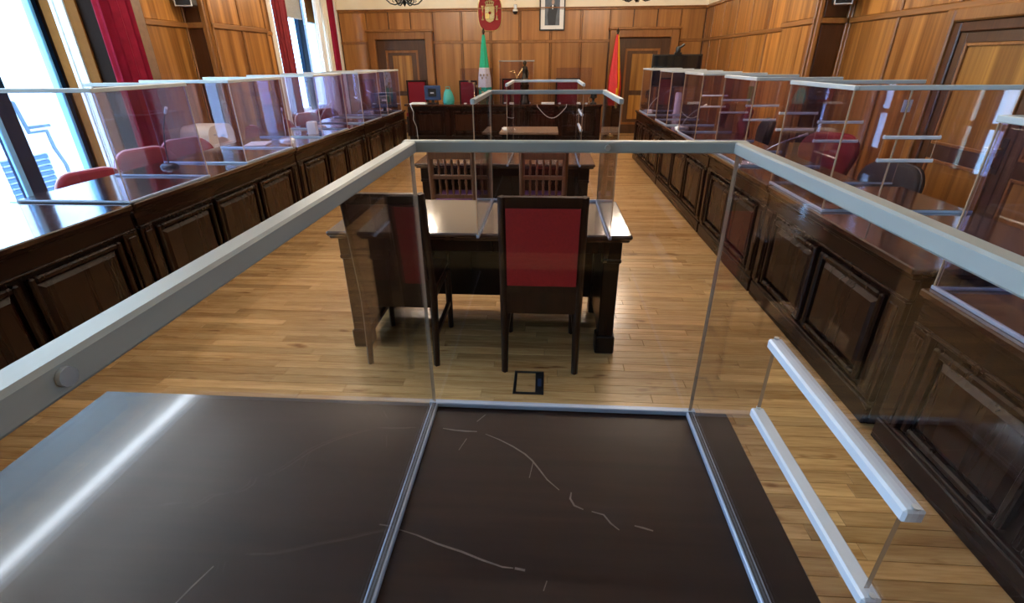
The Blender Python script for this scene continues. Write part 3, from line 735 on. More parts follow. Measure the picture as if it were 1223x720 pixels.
for lab, y0, y1, n, H in (
    ('dark mahogany bench section nearest the camera in the right row', 0.55, 1.945, 2, 0.76),
    ('second bench section from the camera in the right row, seen through the big screen', 2.0, 3.53, 2, BZ),
    ('third bench section in the right row with two panels, chrome microphone base on it', 3.54, 4.97, 2, BZ),
    ('fourth bench section in the right row, three panels, below the gooseneck microphone', 4.98, 7.16, 3, BZ),
    ('farthest dark mahogany bench section of the right row, near the red flag', 7.17, 9.35, 3, BZ)):
    bench(lab, (RXF, y1, 0), PI, y1 - y0, 0.84 if y0 == 2.0 else 0.66, n, H)

# screens on the benches
ls = 0.66
for lab, y0, L in (
    ('clear acrylic screen nearest the camera on the left bench, before the crimson curtain', 2.87, 0.80),
    ('second clear acrylic screen from the camera on the left bench', 4.20, 0.84),
    ('third clear acrylic screen from the camera on the left bench', 5.80, 0.80),
    ('fourth clear acrylic screen from the camera on the left bench, by the far window', 7.22, 0.80),
    ('farthest clear acrylic screen on the left bench, before the brown door', 8.40, 0.80)):
    screen(lab, (-2.575, y0, BZ), 0, L, 0.75, ls, mface='acryl_side', medge='acryl_edge2')
for lab, y1, L, z, sl, jo in (
    ('clear acrylic screen nearest the camera on the right bench, at the right picture edge', 1.93, 0.80, 0.76, None, None),
    ('clear acrylic screen on the right bench with a white sticker on its near sheet', 3.60, 0.73, BZ, (0.22, 0.49, 0.285, 0.405, 0.010), (1, 0.285, 0.56)),
    ('clear acrylic screen on the right bench before the big red chair', 4.93, 0.73, BZ, (0.22, 0.49, 0.285, 0.405, 0.010), None),
    ('clear acrylic screen on the right bench before the wall pier, fourth from the camera', 6.35, 0.73, BZ, (0.22, 0.49, 0.285, 0.405, 0.010), None),
    ('clear acrylic screen on the right bench, second from its far end', 7.75, 0.73, BZ, None, None),
    ('farthest clear acrylic screen on the right bench, below the television', 9.15, 0.75, BZ, None, None)):
    screen(lab, (1.575, y1, z), PI, L, 0.81 if jo else 0.62, ls, slots=(None if not sl else sl, None if not sl else sl), mface='acryl_side', joint=jo)

# ------------------------------------------------------------------ centre desks and chairs
def desk(name, label, x0, x1, y0, y1, H=0.76):
    W_, D_ = x1 - x0, y1 - y0
    t = thing(name, label, 'desk', (x0, y0, 0))
    MB().box(0, W_, 0, D_, H - 0.028, H, 0.008).box(0.012, W_ - 0.012, 0.012, D_ - 0.012, H - 0.045, H - 0.028, 0.006).build('desktop', M['desk_top'], t)
    a, b = 0.045, W_ - 0.045; c, d = 0.045, D_ - 0.045
    MB().box(a, b, d - 0.03, d, H - 0.16, H - 0.045, 0.004).box(a, b, c, c + 0.03, H - 0.12, H - 0.045, 0.004).build('apron', M['ebony'], t)
    MB().box(a + 0.05, b - 0.05, d - 0.05, d - 0.025, 0.10, H - 0.16, 0.003).build('modesty_panel', M['ebony'], t)
    for s_ in (0, 1):
        p0 = a if s_ == 0 else b - 0.10
        ped = MB().box(p0 + 0.015, p0 + 0.085, c + 0.05, d - 0.05, 0.08, H - 0.045, 0.003).build('side_panel', M['ebony'], t)
        for yy in (c, d - 0.095):
            lg = MB().box(p0 + 0.005, p0 + 0.095, yy + 0.002, yy + 0.088, 0.12, H - 0.16, 0.006).build('leg', M['ebony'], t)
            MB().box(p0 - 0.006, p0 + 0.106, yy - 0.008, yy + 0.1, 0.0, 0.12, 0.008).build('foot_block', M['ebony'], lg)
            MB().box(p0 - 0.004, p0 + 0.104, yy - 0.006, yy + 0.098, H - 0.175, H - 0.15, 0.006).box(p0, p0 + 0.1, yy - 0.002, yy + 0.093, H - 0.15, H - 0.045, 0.003).build('capital', M['ebony'], lg)
    return t
desk('centre_desk', 'dark wooden desk with polished top, nearest of the centre aisle desks', -1.205, 0.470, 2.545, 3.265)
desk('centre_desk', 'second dark wooden desk in the centre aisle, behind two spindle chairs', -1.205, 0.440, 4.55, 5.38)
screen('clear acrylic screen on the nearest centre desk', (0.345, 3.25, 0.76), PI / 2, 0.70, 0.78, 0.68, mrail='alu', mface='acryl', medge='acryl_edge')
screen('clear acrylic screen on the second centre desk, with a document slot', (0.30, 5.33, 0.76), PI / 2, 0.645, 0.90, 0.67,
       slots=((0.40, 0.98 - 0.12, 0.30, 0.425, 0.010), None), mface='acryl', medge='acryl_edge')
t = thing('small_table', 'small dark table with a brown top standing before the judges bench', 'table', (-0.62, 6.75, 0))
MB().box(0, 0.77, 0, 0.62, 0.73, 0.76, 0.006).build('tabletop', M['brownboard'], t)
MB().box(0.03, 0.74, 0.03, 0.59, 0.64, 0.73, 0.004).build('apron', M['ebony'], t)
for x in (0.03, 0.68):
    for y in (0.03, 0.53): MB().box(x, x + 0.06, y, y + 0.06, 0, 0.73, 0.005).build('leg', M['ebony'], t)
tag(MB().box(0, 0.16, 0, 0.20, 0, 0.012, 0.002).box(0.02, 0.13, 0.03, 0.17, 0.012, 0.02, 0.002).build('paper_pile', M['paper'], None, (-0.58, 6.95, 0.76), 0.2), 'white papers on the left end of the small brown table', 'papers')

def armless_chair(label, loc, rz, mback, mseat, wood_='chair_wood'):
    """high-backed upholstered chair, back towards local -Y"""
    t = thing('high_back_chair', label, 'chair', loc, rz)
    W2_ = 0.215; yb = -0.02; lean = -0.085; H = 1.02; m = M[wood_]
    def backpt(z): return yb + lean * max(0, (z - 0.45)) / (H - 0.45)
    for s_ in (-1, 1):
        x = s_ * (W2_ - 0.018)
        MB().tube([(x, yb - 0.045, 0.0), (x, yb - 0.005, 0.30), (x, yb, 0.45), (x, backpt(0.75), 0.75), (x, backpt(H), H)], [0.018, 0.022, 0.025, 0.023, 0.021], 4).build('rear_leg', m, t)
        MB().tube([(x, 0.40, 0.0), (x, 0.40, 0.42)], [0.017, 0.024], 4).build('front_leg', m, t)
        MB().box(x - 0.012, x + 0.012, yb + 0.01, 0.39, 0.17, 0.20, 0.003).build('side_stretcher', m, t)
    MB().box(-W2_ + 0.02, W2_ - 0.02, 0.0, 0.41, 0.37, 0.43, 0.006).build('seat_frame', m, t)
    MB().box(-W2_ + 0.012, W2_ - 0.012, 0.005, 0.425, 0.43, 0.485, 0.02).build('seat', mseat, t)
    def tilt(z0, z1, x0, x1, y0, y1, name, mm):
        mb = MB(); vs = []
        for z in (z0, z1):
            for (x, y) in ((x0, y0), (x1, y0), (x1, y1), (x0, y1)): vs.append((x, y + backpt(z), z))
        mb.add(vs, [(3, 2, 1, 0), (4, 5, 6, 7), (0, 1, 5, 4), (1, 2, 6, 5), (2, 3, 7, 6), (3, 0, 4, 7)])
        return mb.build(name, mm, t)
    tilt(H - 0.055, H, -W2_ + 0.03, W2_ - 0.03, -0.016, 0.016, 'top_rail', m)
    tilt(0.485, 0.535, -W2_ + 0.03, W2_ - 0.03, -0.014, 0.014, 'lower_rail', m)
    tilt(0.535, H - 0.055, -W2_ + 0.035, W2_ - 0.035, -0.024, 0.024, 'back_cushion', mback)
    tilt(0.36, 0.485, -W2_ + 0.03, W2_ - 0.03, -0.012, 0.012, 'rear_apron', m)
    return t
armless_chair('high-backed wooden chair with red upholstered back at the nearest centre desk', (-0.01, 2.43, 0), 0.0, M['red_fabric'], M['red_seat'])
armless_chair('dark high-backed chair with brown leather back, left of the red-backed one', (-0.805, 2.47, 0), 0.0, M['maroon'], M['maroon'])

def spindle_chair(label, loc, rz):
    t = thing('spindle_chair', label, 'chair', loc, rz, 'spindle chairs at the second desk')
    m = M['spindle_wood']; W2_ = 0.205; H = 0.95; yb = 0.0
    def bp(z): return yb - 0.06 * max(0, z - 0.45) / 0.5
    for s_ in (-1, 1):
        x = s_ * (W2_ - 0.02)
        MB().tube([(x, yb - 0.03, 0), (x, yb, 0.45), (x, bp(0.7), 0.7), (x, bp(H), H)], [0.020, 0.024, 0.025, 0.024], 4).build('rear_leg', m, t)
        MB().tube([(x, 0.38, 0), (x, 0.38, 0.42)], 0.021, 4).build('front_leg', m, t)
        MB().box(x - 0.01, x + 0.01, 0.01, 0.37, 0.18, 0.21, 0.003).build('side_stretcher', m, t)
    MB().box(-W2_ + 0.02, W2_ - 0.02, 0.01, 0.39, 0.37, 0.43, 0.005).build('seat_frame', m, t)
    MB().box(-W2_ + 0.01, W2_ - 0.01, 0.015, 0.41, 0.43, 0.475, 0.018).build('seat_cushion', M['purple'], t)
    for z, hh in ((0.51, 0.018), (0.685, 0.018), (0.872, 0.030)):
        MB().box(-W2_ + 0.03, W2_ - 0.03, bp(z) - 0.013, bp(z) + 0.013, z - hh, z + hh, 0.005).build('back_rail', m, t)
    for z0 in (0.528, 0.703):
        for k in range(5):
            x = -0.115 + 0.0575 * k; z1 = z0 + 0.139
            MB().tube([(x, bp(z0), z0), (x, bp(z0), z0 + 0.03), (x, bp(z0), z0 + 0.07), (x, bp(z1), z0 + 0.11), (x, bp(z1), z1)], [0.008, 0.013, 0.008, 0.013, 0.008], 8).build('spindle', m, t)
    return t
spindle_chair('brown spindle-back chair on the left at the second desk', (-0.815, 4.36, 0), 0.03)
spindle_chair('brown spindle-back chair on the right at the second desk', (-0.02, 4.36, 0), 0.0)

fbx = thing('floor_box', 'black-rimmed power outlet lid set in the oak floor behind the red-backed chair', 'floor socket', (-0.150, 2.155, 0.0))
f_ = MB()
for a in ((0, 0.165, 0, 0.018), (0, 0.165, 0.197, 0.215), (0, 0.016, 0.018, 0.197), (0.12, 0.165, 0.018, 0.197)): f_.box(a[0], a[1], a[2], a[3], 0.0, 0.005, 0.001)
f_.build('rim', M['black'], fbx)
MB().box(0.0165, 0.1195, 0.0185, 0.1965, 0.0, 0.003, 0.001).build('lid', M['plank'], fbx)
MB().box(0.132, 0.152, 0.07, 0.14, 0.005, 0.007, 0.001).build('lid_handle', M['navy'], fbx)

# ------------------------------------------------------------------ red conference chairs behind the benches
def rounded_outline(w_, h, n=7, taper=0.06):
    """closed outline of a chair back: wide rounded shoulders, narrower foot"""
    pts = []; r = 0.17
    for cx_, cz_, a0 in ((w_ / 2 - r, h - r, 0), (-w_ / 2 + r, h - r, PI / 2)):
        for k in range(n + 1):
            a = a0 + PI / 2 * k / n; pts.append((cx_ + r * math.cos(a), cz_ + r * math.sin(a)))
    r2 = 0.07; wb_ = w_ / 2 - taper
    for cx_, cz_, a0 in ((-wb_ + r2, r2, PI), (wb_ - r2, r2, 1.5 * PI)):
        for k in range(n + 1):
            a = a0 + PI / 2 * k / n; pts.append((cx_ + r2 * math.cos(a), cz_ + r2 * math.sin(a)))
    return pts
def conference_chair(label, loc, rz, W_=0.56, mat_='red_seat', tube='piping', group=None, H=0.93, name='conference_chair'):
    """faces local +X; back at local -X"""
    t = thing(name, label, 'chair', loc, rz, group)
    out = rounded_outline(W_, 0.46)
    xb = -0.20; z0 = H - 0.46
    def bend(y, z): return xb - 0.06 * (z / 0.46) + 0.55 * y * y
    front = [(bend(p[0], p[1]) + 0.03, p[0], z0 + p[1]) for p in out]
    back = [(bend(p[0], p[1]) - 0.03, p[0], z0 + p[1]) for p in out]
    cf = [(bend(p[0] * 0.9, p[1]) + 0.045, p[0] * 0.9, z0 + 0.23 + (p[1] - 0.23) * 0.9) for p in out]
    cb_ = [(bend(p[0] * 0.9, p[1]) - 0.045, p[0] * 0.9, z0 + 0.23 + (p[1] - 0.23) * 0.9) for p in out]
    n = len(out); mb = MB(); vs = cf + front + back + cb_; fs = []
    for r_ in range(3):
        for k in range(n): fs.append((r_ * n + k, r_ * n + (k + 1) % n, (r_ + 1) * n + (k + 1) % n, (r_ + 1) * n + k))
    mid = len(vs); vs += [(bend(0, 0.23) + 0.045, 0, z0 + 0.23), (bend(0, 0.23) - 0.045, 0, z0 + 0.23)]
    for k in range(n):
        fs.append((k, (k + 1) % n, mid)); fs.append((3 * n + k, 3 * n + (k + 1) % n, mid + 1))
    mb.add(vs, fs, 0, True); mb.build('backrest', M[mat_], t)
    rim = [((a[0] + b[0]) / 2, a[1] * 1.0, a[2]) for a, b in zip(front, back)]
    MB().tube(rim + rim[:1], 0.011, 8).build('edge_tube', M[tube], t)
    s_ = MB(); o2 = []
    for k in range(28):
        a = 2 * PI * k / 28; c, d = math.cos(a), math.sin(a)
        o2.append((0.26 * math.copysign(abs(c) ** 0.6, c), 0.25 * math.copysign(abs(d) ** 0.6, d)))
    rings = []
    for z, q in ((0.425, 0.94), (0.44, 1.0), (0.475, 1.0), (0.495, 0.92)): rings.append([(0.02 + p[0] * q, p[1] * q, z) for p in o2])
    vs = [v for r_ in rings for v in r_]; fs = [(i * 28 + k, i * 28 + (k + 1) % 28, (i + 1) * 28 + (k + 1) % 28, (i + 1) * 28 + k) for i in range(3) for k in range(28)]
    s_.add(vs, fs, 0, True); s_.add(rings[0], [tuple(range(28))]); s_.add(rings[3], [tuple(range(28))])
    s_.build('seat', M[mat_], t)
    for sy in (-1, 1):
        MB().tube([(0.22, sy * 0.24, 0.0), (0.20, sy * 0.22, 0.42)], 0.012, 8).build('front_leg', M['chrome'], t)
        MB().tube([(-0.26, sy * 0.24, 0.0), (-0.19, sy * 0.21, 0.44), (-0.20, sy * 0.20, z0 + 0.03), (-0.225, sy * 0.17, z0 + 0.20)], 0.012, 8).build('rear_leg', M['chrome'], t)
        MB().tube([(0.20, sy * 0.22, 0.42), (-0.19, sy * 0.21, 0.44)], 0.011, 8).build('seat_rail', M['chrome'], t)
    return t
LCH = [('crimson chair nearest the camera behind the left bench, before the bright window', -3.72, 4.00, -0.32, 0.77),
       ('second crimson chair from the camera behind the left bench', -3.72, 4.66, -0.32, 0.85),
       ('third crimson chair behind the left bench, before the cream heater', -3.69, 5.23, -0.32, 0.865),
       ('fourth crimson chair behind the left bench, right of the cream heater', -3.72, 6.46, -0.30, 0.85),
       ('fifth crimson chair behind the left bench, below the far crimson curtain', -3.76, 7.40, -0.3, 0.84),
       ('sixth crimson chair behind the left bench, below the window sill', -3.78, 8.42, -0.3, 0.84),
       ('seventh crimson chair behind the left bench, below the white curtain', -3.78, 9.22, -0.3, 0.84)]
c0 = None
for lab, x, y, rz, H in LCH:
    conference_chair(lab, (x, y, 0), rz, 0.60, H=H, group='crimson chairs behind the left bench')
RCH = [('large bright red chair behind the right bench, next to the wall pier', 2.64, 5.22, PI + 0.50, 0.93, 'red_seat'),
       ('red chair turned sideways behind the right bench, left of the large red one', 2.60, 6.45, -0.40, 0.93, 'red_seat'),
       ('red chair at the far right bench under the television', 2.62, 8.75, PI - 0.3, 0.95, 'red_seat'),
       ('dark red chair second from the far end behind the right bench', 2.62, 7.75, PI - 0.3, 0.97, 'red_seat')]
for lab, x, y, rz, H, mm in RCH:
    conference_chair(lab, (x, y, 0), rz, 0.60, mm, 'red_seat', H=H, group='red chairs behind the right bench')
for lab, x, y, rz, H in (('black chair behind the right bench, below the white sticker', 2.66, 4.30, PI + 0.2, 0.82),
                         ('black chair behind the right bench, left of the sideways red chair', 2.62, 6.98, PI - 0.2, 0.90)):
    conference_chair(lab, (x, y, 0), rz, 0.60, 'blackfab', 'black', H=H, name='black_chair', group='black chairs behind the right bench')

# ------------------------------------------------------------------ microphones
def mic(label, loc, tip, base='lightgrey', neck='lightgrey', q0=1.0):
    t = thing('microphone', label, 'microphone', loc, 0, 'gooseneck microphones on the benches')
    o2 = [(0.085 * math.copysign(abs(math.cos(a)) ** 0.7, math.cos(a)), 0.065 * math.copysign(abs(math.sin(a)) ** 0.7, math.sin(a))) for a in [2 * PI * k / 20 for k in range(20)]]
    mb = MB(); rings = [[(p[0] * q * q0, p[1] * q * q0, z) for p in o2] for z, q in ((0, 1), (0.012, 1.0), (0.028, 0.80), (0.034, 0.5))]
    vs = [v for r_ in rings for v in r_]
    mb.add(vs, [(i * 20 + k, i * 20 + (k + 1) % 20, (i + 1) * 20 + (k + 1) % 20, (i + 1) * 20 + k) for i in range(3) for k in range(20)], 0, True)
    mb.add(rings[0], [tuple(range(20))]); mb.add(rings[3], [tuple(range(20))]); mb.build('base', M[base], t)
    T = Vector(tip) - Vector(loc); pts = []
    for k in range(11):
        u = k / 10; a = Vector((0, 0, 0.03)); b = Vector((T.x * 0.12, T.y * 0.12, T.z * 0.62)); c = T
        pts.append(a * (1 - u) ** 2 + b * 2 * u * (1 - u) + c * u * u)
    MB().tube(pts, 0.005, 8).build('gooseneck', M[neck], t)
    d = (pts[-1] - pts[-2]).normalized()
    MB().tube([pts[-1] - d * 0.01, pts[-1] + d * 0.06], [0.009, 0.011], 10).build('capsule', M['white'], t)
    MB().tube([(-0.03, 0.02, 0.030), (-0.03, 0.02, 0.037)], 0.012, 10).build('button', M['red_fabric'], t)
mic('gooseneck microphone inside the nearest left bench screen', (-3.14, 4.02, BZ), (-2.92, 3.86, 1.26), 'black', 'black', 0.8)
mic('gooseneck microphone on the left bench before the crimson curtain of the far window', (-2.88, 5.55, BZ), (-3.05, 5.9, 1.10))
mic('gooseneck microphone on the left bench below the white curtain', (-3.0, 6.72, BZ), (-3.02, 7.25, 1.09))
mic('gooseneck microphone with white base near the far end of the left bench', (-3.02, 8.78, BZ), (-3.05, 8.35, 1.08))
mic('farthest gooseneck microphone on the left bench, before the blue screen', (-2.85, 9.25, BZ), (-3.1, 9.2, 1.12))
mic('gooseneck microphone with chrome base at the corner of the big front screen', (1.72, 4.30, BZ), (2.02, 4.28, 1.04), 'chrome', 'lightgrey', 1.35)
mic('gooseneck microphone midway along the right bench', (1.70, 6.72, BZ), (1.98, 6.90, 1.06))
mic('farthest gooseneck microphone on the right bench, under the television', (1.70, 9.05, BZ), (2.02, 9.2, 1.12))

# papers and boxes on the benches
tag(MB().box(0, 0.21, 0, 0.30, 0, 0.006, 0.001).build('paper_sheet', M['paper'], None, (-3.15, 5.15, BZ), 0.25), 'white paper sheet on the left bench by the second screen', 'paper')
b = thing('tissue_box', 'white upright box on the left bench behind the third screen', 'box', (-2.86, 6.05, BZ), 0.2)
MB().box(0, 0.10, 0, 0.12, 0, 0.14, 0.004).build('box_body', M['white'], b); MB().box(0.03, 0.07, 0.03, 0.09, 0.14, 0.147, 0.001).build('box_opening', M['grey'], b)
b = thing('tower_speaker', 'slim white upright device on the far right bench under the television', 'speaker', (2.05, 8.55, BZ))
MB().lathe([(0.06, 0), (0.065, 0.01), (0.05, 0.03), (0.05, 0.30), (0.04, 0.315)], n=16).build('body', M['white'], b)
MB().lathe([(0.041, 0.316), (0.041, 0.322)], n=16).build('top_cap', M['grey'], b)

# ------------------------------------------------------------------ cream portable heater
h = thing('portable_air_conditioner', 'cream rounded portable air conditioner behind the left bench', 'air conditioner', (-3.99, 5.87, 0.0), 0.0)
ol = []
for k in range(9): a = PI * k / 16; ol.append((0.25 - 0.12 + 0.12 * math.cos(a), 0.95 - 0.12 + 0.12 * math.sin(a)))
for k in range(9): a = PI / 2 + PI * k / 16; ol.append((-0.25 + 0.12 + 0.12 * math.cos(a), 0.95 - 0.12 + 0.12 * math.sin(a)))
ol += [(-0.25, 0.05), (0.25, 0.05)]
MB().prism(ol, 'X', -0.17, 0.17).build('housing', M['creamplastic'], h)
MB().box(0.17, 0.182, -0.20, 0.20, 0.55, 0.75, 0.004).build('air_grille', M['white'], h)
MB().box(0.170, 0.184, -0.02, 0.03, 0.82, 0.835, 0.002).build('badge', M['black'], h)
MB().box(0.170, 0.180, -0.15, -0.10, 0.845, 0.86, 0.002).build('button', M['grey'], h)
for sx in (-0.12, 0.12):
    for sy in (-0.19, 0.19): MB().tube([(sx, sy - 0.012, 0.026), (sx, sy + 0.012, 0.026)], 0.026, 10).build('castor', M['black'], h)

# ------------------------------------------------------------------ judges' bench
jb = thing('judges_bench', 'long dark panelled judges bench across the far end of the room', 'bench', (-3.05, 11.42, 0))
JL = 4.20; H = 0.75
MB().box(0, JL, 0.02, 0.62, 0, H - 0.04, 0.003).build('carcass', M['ebony'], jb)
MB().box(-0.02, JL + 0.02, -0.035, 0.65, H - 0.04, H, 0.008).build('worktop', M['bench_top'], jb)
MB().box(0, JL, -0.012, 0.02, 0, 0.10, 0.005).build('plinth', M['ebony'], jb)
MB().box(0, JL, -0.015, 0.02, H - 0.09, H - 0.04, 0.006).build('cornice', M['ebony'], jb)
for k in range(6):
    x = k * (JL - 0.12) / 5
    MB().box(x, x + 0.12, -0.012, 0.02, 0.10, H - 0.09, 0.004).build('pilaster', M['mahog'], jb)
    MB().box(x + 0.02, x + 0.10, -0.025, -0.012, H - 0.16, H - 0.10, 0.006).build('capital', M['mahog_panel'], jb)
    if k < 5:
        x1 = (k + 1) * (JL - 0.12) / 5; m0, m1 = x + 0.16, x1 - 0.04
        f = MB().frame(m0, m1, -0.008, 0.02, 0.15, H - 0.14, 0.035, axis='Y', bev=0.006).build('panel_moulding', M['mahog'], jb)
        MB().box(m0 + 0.06, m1 - 0.06, -0.004, 0.02, 0.21, H - 0.20, 0.006).build('raised_panel', M['mahog_panel'], f)
def jpane(label, x0, x1, z1, y, u=False):
    t = thing('upright_screen', label, 'screen', (x0, y, H))
    L = x1 - x0
    rect_pane(L, z1 - H - 0.012).build('sheet', [M['acryl_side'], M['acryl_edge']], t, (L, 0, 0.008), PI / 2)
    for xx in (0.06, L - 0.11): MB().box(xx, xx + 0.05, -0.05, 0.05, 0, 0.012, 0.002).build('foot', M['white_chan'], t)
    if u:
        MB().box(-0.012, L + 0.012, -0.012, 0.012, z1 - H - 0.02, z1 - H + 0.004, 0.003).build('top_rail', M['alu'], t)
        for xx in (0.0, L):
            MB().box(xx - 0.012, xx + 0.012, -0.36, -0.0125, z1 - H - 0.02, z1 - H + 0.004, 0.003).build('top_rail', M['alu'], t)
            rect_pane(0.34, z1 - H - 0.012).build('side_sheet', [M['acryl_side'], M['acryl_edge']], t, (xx, -0.345, 0.008))
    return t
# rect_pane rotated by +90 degrees runs to -X, so the sheet starts at x = L
jpane('plain clear sheet on the judges bench behind the green and white flag', -1.90, -1.19, 1.46, 11.70)
jpane('clear screen with a pale top rail around the bronze statue on the judges bench', -1.03, -0.31, 1.60, 11.86, True)
jpane('plain clear sheet on the right half of the judges bench', 0.18, 0.93, 1.46, 11.70)

def judge_chair(label, x, w_, top, y=12.38):
    t = thing('judge_chair', label, 'chair', (x, y, 0), 0, 'red judges chairs behind the far bench')
    MB().box(-w_ / 2, w_ / 2, 0.10, 0.19, 0.50, top, 0.03).build('backrest', M['red_seat'], t)
    MB().frame(-w_ / 2 - 0.03, w_ / 2 + 0.03, 0.12, 0.175, 0.48, top + 0.03, 0.035, axis='Y').build('back_frame', M['chair_wood'], t)
    MB().box(-w_ / 2, w_ / 2, -0.24, 0.10, 0.43, 0.52, 0.025).build('seat', M['red_seat'], t)
    for sx in (-1, 1):
        MB().box(sx * (w_ / 2 + 0.005) - 0.02, sx * (w_ / 2 + 0.005) + 0.02, 0.12, 0.17, 0, 0.5, 0.004).build('rear_leg', M['chair_wood'], t)
        MB().box(sx * (w_ / 2 - 0.02) - 0.02, sx * (w_ / 2 - 0.02) + 0.02, -0.23, -0.19, 0, 0.43, 0.004).build('front_leg', M['chair_wood'], t)
        MB().box(sx * (w_ / 2 + 0.015) - 0.022, sx * (w_ / 2 + 0.015) + 0.022, -0.22, 0.12, 0.66, 0.70, 0.01).build('armrest', M['chair_wood'], t)
judge_chair('red judge chair leftmost behind the far bench, beside the dark monitor', -3.08, 0.42, 1.17)
judge_chair('red judge chair behind the plain sheet and the green flag', -1.86, 0.36, 1.16)
judge_chair('red judge chair behind the bronze statue', -0.78, 0.50, 1.20)
judge_chair('red judge chair behind the right half of the far bench', 0.46, 0.50, 1.20)

def monitor(label, loc, rz, w_, h_, mm='navy'):
    t = thing('computer_monitor', label, 'monitor', loc, rz)
    MB().box(-w_ / 2, w_ / 2, -0.03, 0.03, 0.07, 0.07 + h_, 0.012).build('casing', M[mm], t)
    MB().box(-w_ / 4, w_ / 4, -0.055, -0.03, 0.07 + h_ * 0.25, 0.07 + h_ * 0.8, 0.01).build('rear_cover', M['black'], t)
    MB().box(-0.03, 0.03, -0.02, 0.02, 0.015, 0.09, 0.004).build('neck', M['black'], t)
    MB().box(-0.11, 0.11, -0.09, 0.09, 0.0, 0.015, 0.004).build('foot', M['black'], t)
    MB().box(-0.04, 0.04, -0.058, -0.054, 0.07 + h_ * 0.45, 0.07 + h_ * 0.55, 0.001).build('badge', M['lightgrey'], t)
monitor('navy monitor seen from behind on the left end of the judges bench', (-2.54, 11.72, H), 0.0, 0.36, 0.30)
monitor('wide dark blue monitor at the far end of the left bench, behind the last screen', (-2.80, 8.98, BZ), 0.35, 0.44, 0.24)
b = thing('tote_bag', 'teal bag slumped beside the navy monitor', 'bag', (-2.20, 11.74, H))
MB().lathe([(0.11, 0), (0.13, 0.03), (0.12, 0.12), (0.09, 0.22), (0.05, 0.29)], n=14, fn=lambda a, z: 1 + 0.12 * math.sin(3 * a + 9 * z)).build('bag_body', M['teal'], b)
MB().tube([(-0.05, 0, 0.27), (-0.04, 0, 0.34), (0.04, 0, 0.34), (0.05, 0, 0.27)], 0.008, 6).build('handle', M['teal'], b)
tag(MB().box(0, 0.34, 0, 0.24, 0, 0.02, 0.003).box(0.02, 0.30, 0.02, 0.22, 0.02, 0.032, 0.003).build('document_pile', M['paper'], None, (-3.0, 11.43, H), 0.05), 'white document pile on the left end of the judges bench', 'papers')
tag(MB().box(0, 0.28, 0, 0.20, 0, 0.03, 0.004).build('document_folder', M['paper'], None, (-0.13, 11.46, H), 0.0), 'white folder lying in the middle of the judges bench', 'papers')
b = thing('desk_lamp', 'small black desk object with a brass side at the right end of the judges bench', 'lamp', (0.99, 11.60, H))
MB().lathe([(0.07, 0), (0.07, 0.02), (0.03, 0.03), (0.03, 0.10), (0.075, 0.12), (0.06, 0.26), (0.02, 0.28)], n=14).build('body', M['black'], b)
MB().tube([(-0.09, 0, 0.02), (-0.10, 0, 0.13)], 0.02, 8).build('brass_side', M['brass'], b)
# statue
st = thing('bronze_statuette', 'dark bronze robed statuette with gilt arm on the judges bench', 'statue', (-0.50, 11.66, H))
MB().lathe([(0.11, 0), (0.11, 0.05), (0.09, 0.07), (0.085, 0.33), (0.10, 0.36), (0.10, 0.38)], n=16).build('pedestal', M['ebony'], st)
MB().lathe([(0.075, 0.38), (0.085, 0.42), (0.07, 0.50), (0.055, 0.58), (0.05, 0.62), (0.062, 0.68), (0.055, 0.73), (0.022, 0.745), (0.020, 0.76), (0.034, 0.775), (0.040, 0.80), (0.034, 0.83), (0.012, 0.845)], n=16,
           fn=lambda a, z: 1 + 0.07 * math.sin(5 * a + 14 * z)).build('figure', M['bronze'], st)
MB().tube([(-0.04, -0.02, 0.70), (-0.09, -0.05, 0.62), (-0.14, -0.06, 0.56), (-0.17, -0.06, 0.50)], [0.018, 0.016, 0.014, 0.010], 8).build('outstretched_arm', M['brass'], st)
MB().tube([(0.04, 0, 0.70), (0.075, -0.01, 0.60), (0.06, -0.05, 0.52)], [0.018, 0.016, 0.012], 8).build('lowered_arm', M['bronze'], st)
for k, (dx, dz) in enumerate(((-0.29, 0.62), (-0.22, 0.60))):
    MB().lathe([(0.005, 0), (0.04, 0.008), (0.045, 0.02), (0.02, 0.022)], (dx, -0.06, dz), 12).build('scale_pan', M['brass'], st)
MB().tube([(-0.17, -0.06, 0.52), (-0.22, -0.06, 0.66), (-0.29, -0.06, 0.65)], 0.005, 6).build('scale_beam', M['brass'], st)
MB().tube([(-0.29, -0.06, 0.65), (-0.29, -0.06, 0.63)], 0.003, 6).tube([(-0.22, -0.06, 0.66), (-0.22, -0.06, 0.61)], 0.003, 6).build('scale_cord', M['brass'], st)
# brass scales/wall lights glimpsed behind the plain sheet
for lab, x, pts in (('cluster of small gilt ornaments on the judges bench behind the left sheet', -1.62, ((0, 0.40), (0.06, 0.34), (0.13, 0.30), (-0.10, 0.44), (0.19, 0.22))),):
    b = thing('table_ornament', lab, 'ornament', (x, 11.80, H))
    MB().lathe([(0.06, 0), (0.06, 0.015), (0.012, 0.03), (0.010, 0.30), (0.006, 0.42)], n=12).build('stand', M['brass'], b)
    for dx, dz in pts:
        MB().lathe([(0.005, -0.026), (0.026, -0.013), (0.030, 0.004), (0.022, 0.020), (0.005, 0.028)], (dx, 0, dz), 10).build('gilt_ball', M['goldlt'], b)
    MB().tube([(-0.10, 0, 0.44), (0, 0, 0.40), (0.06, 0, 0.34), (0.13, 0, 0.30), (0.19, 0, 0.22)], 0.005, 6).build('branch', M['brass'], b)
cb_ = thing('hanging_cable', 'grey cable looping down the front of the judges bench', 'cable', (-0.2, 11.375, 0.0))
MB().tube([(-0.02, -0.01, 0.755), (-0.01, -0.02, 0.70)] + [(0.60 * k / 12, -0.02, 0.70 - 0.22 * math.sin(PI * k / 12)) for k in range(13)] + [(0.61, -0.01, 0.758)], 0.008, 6).build('cord', M['grey'], cb_)
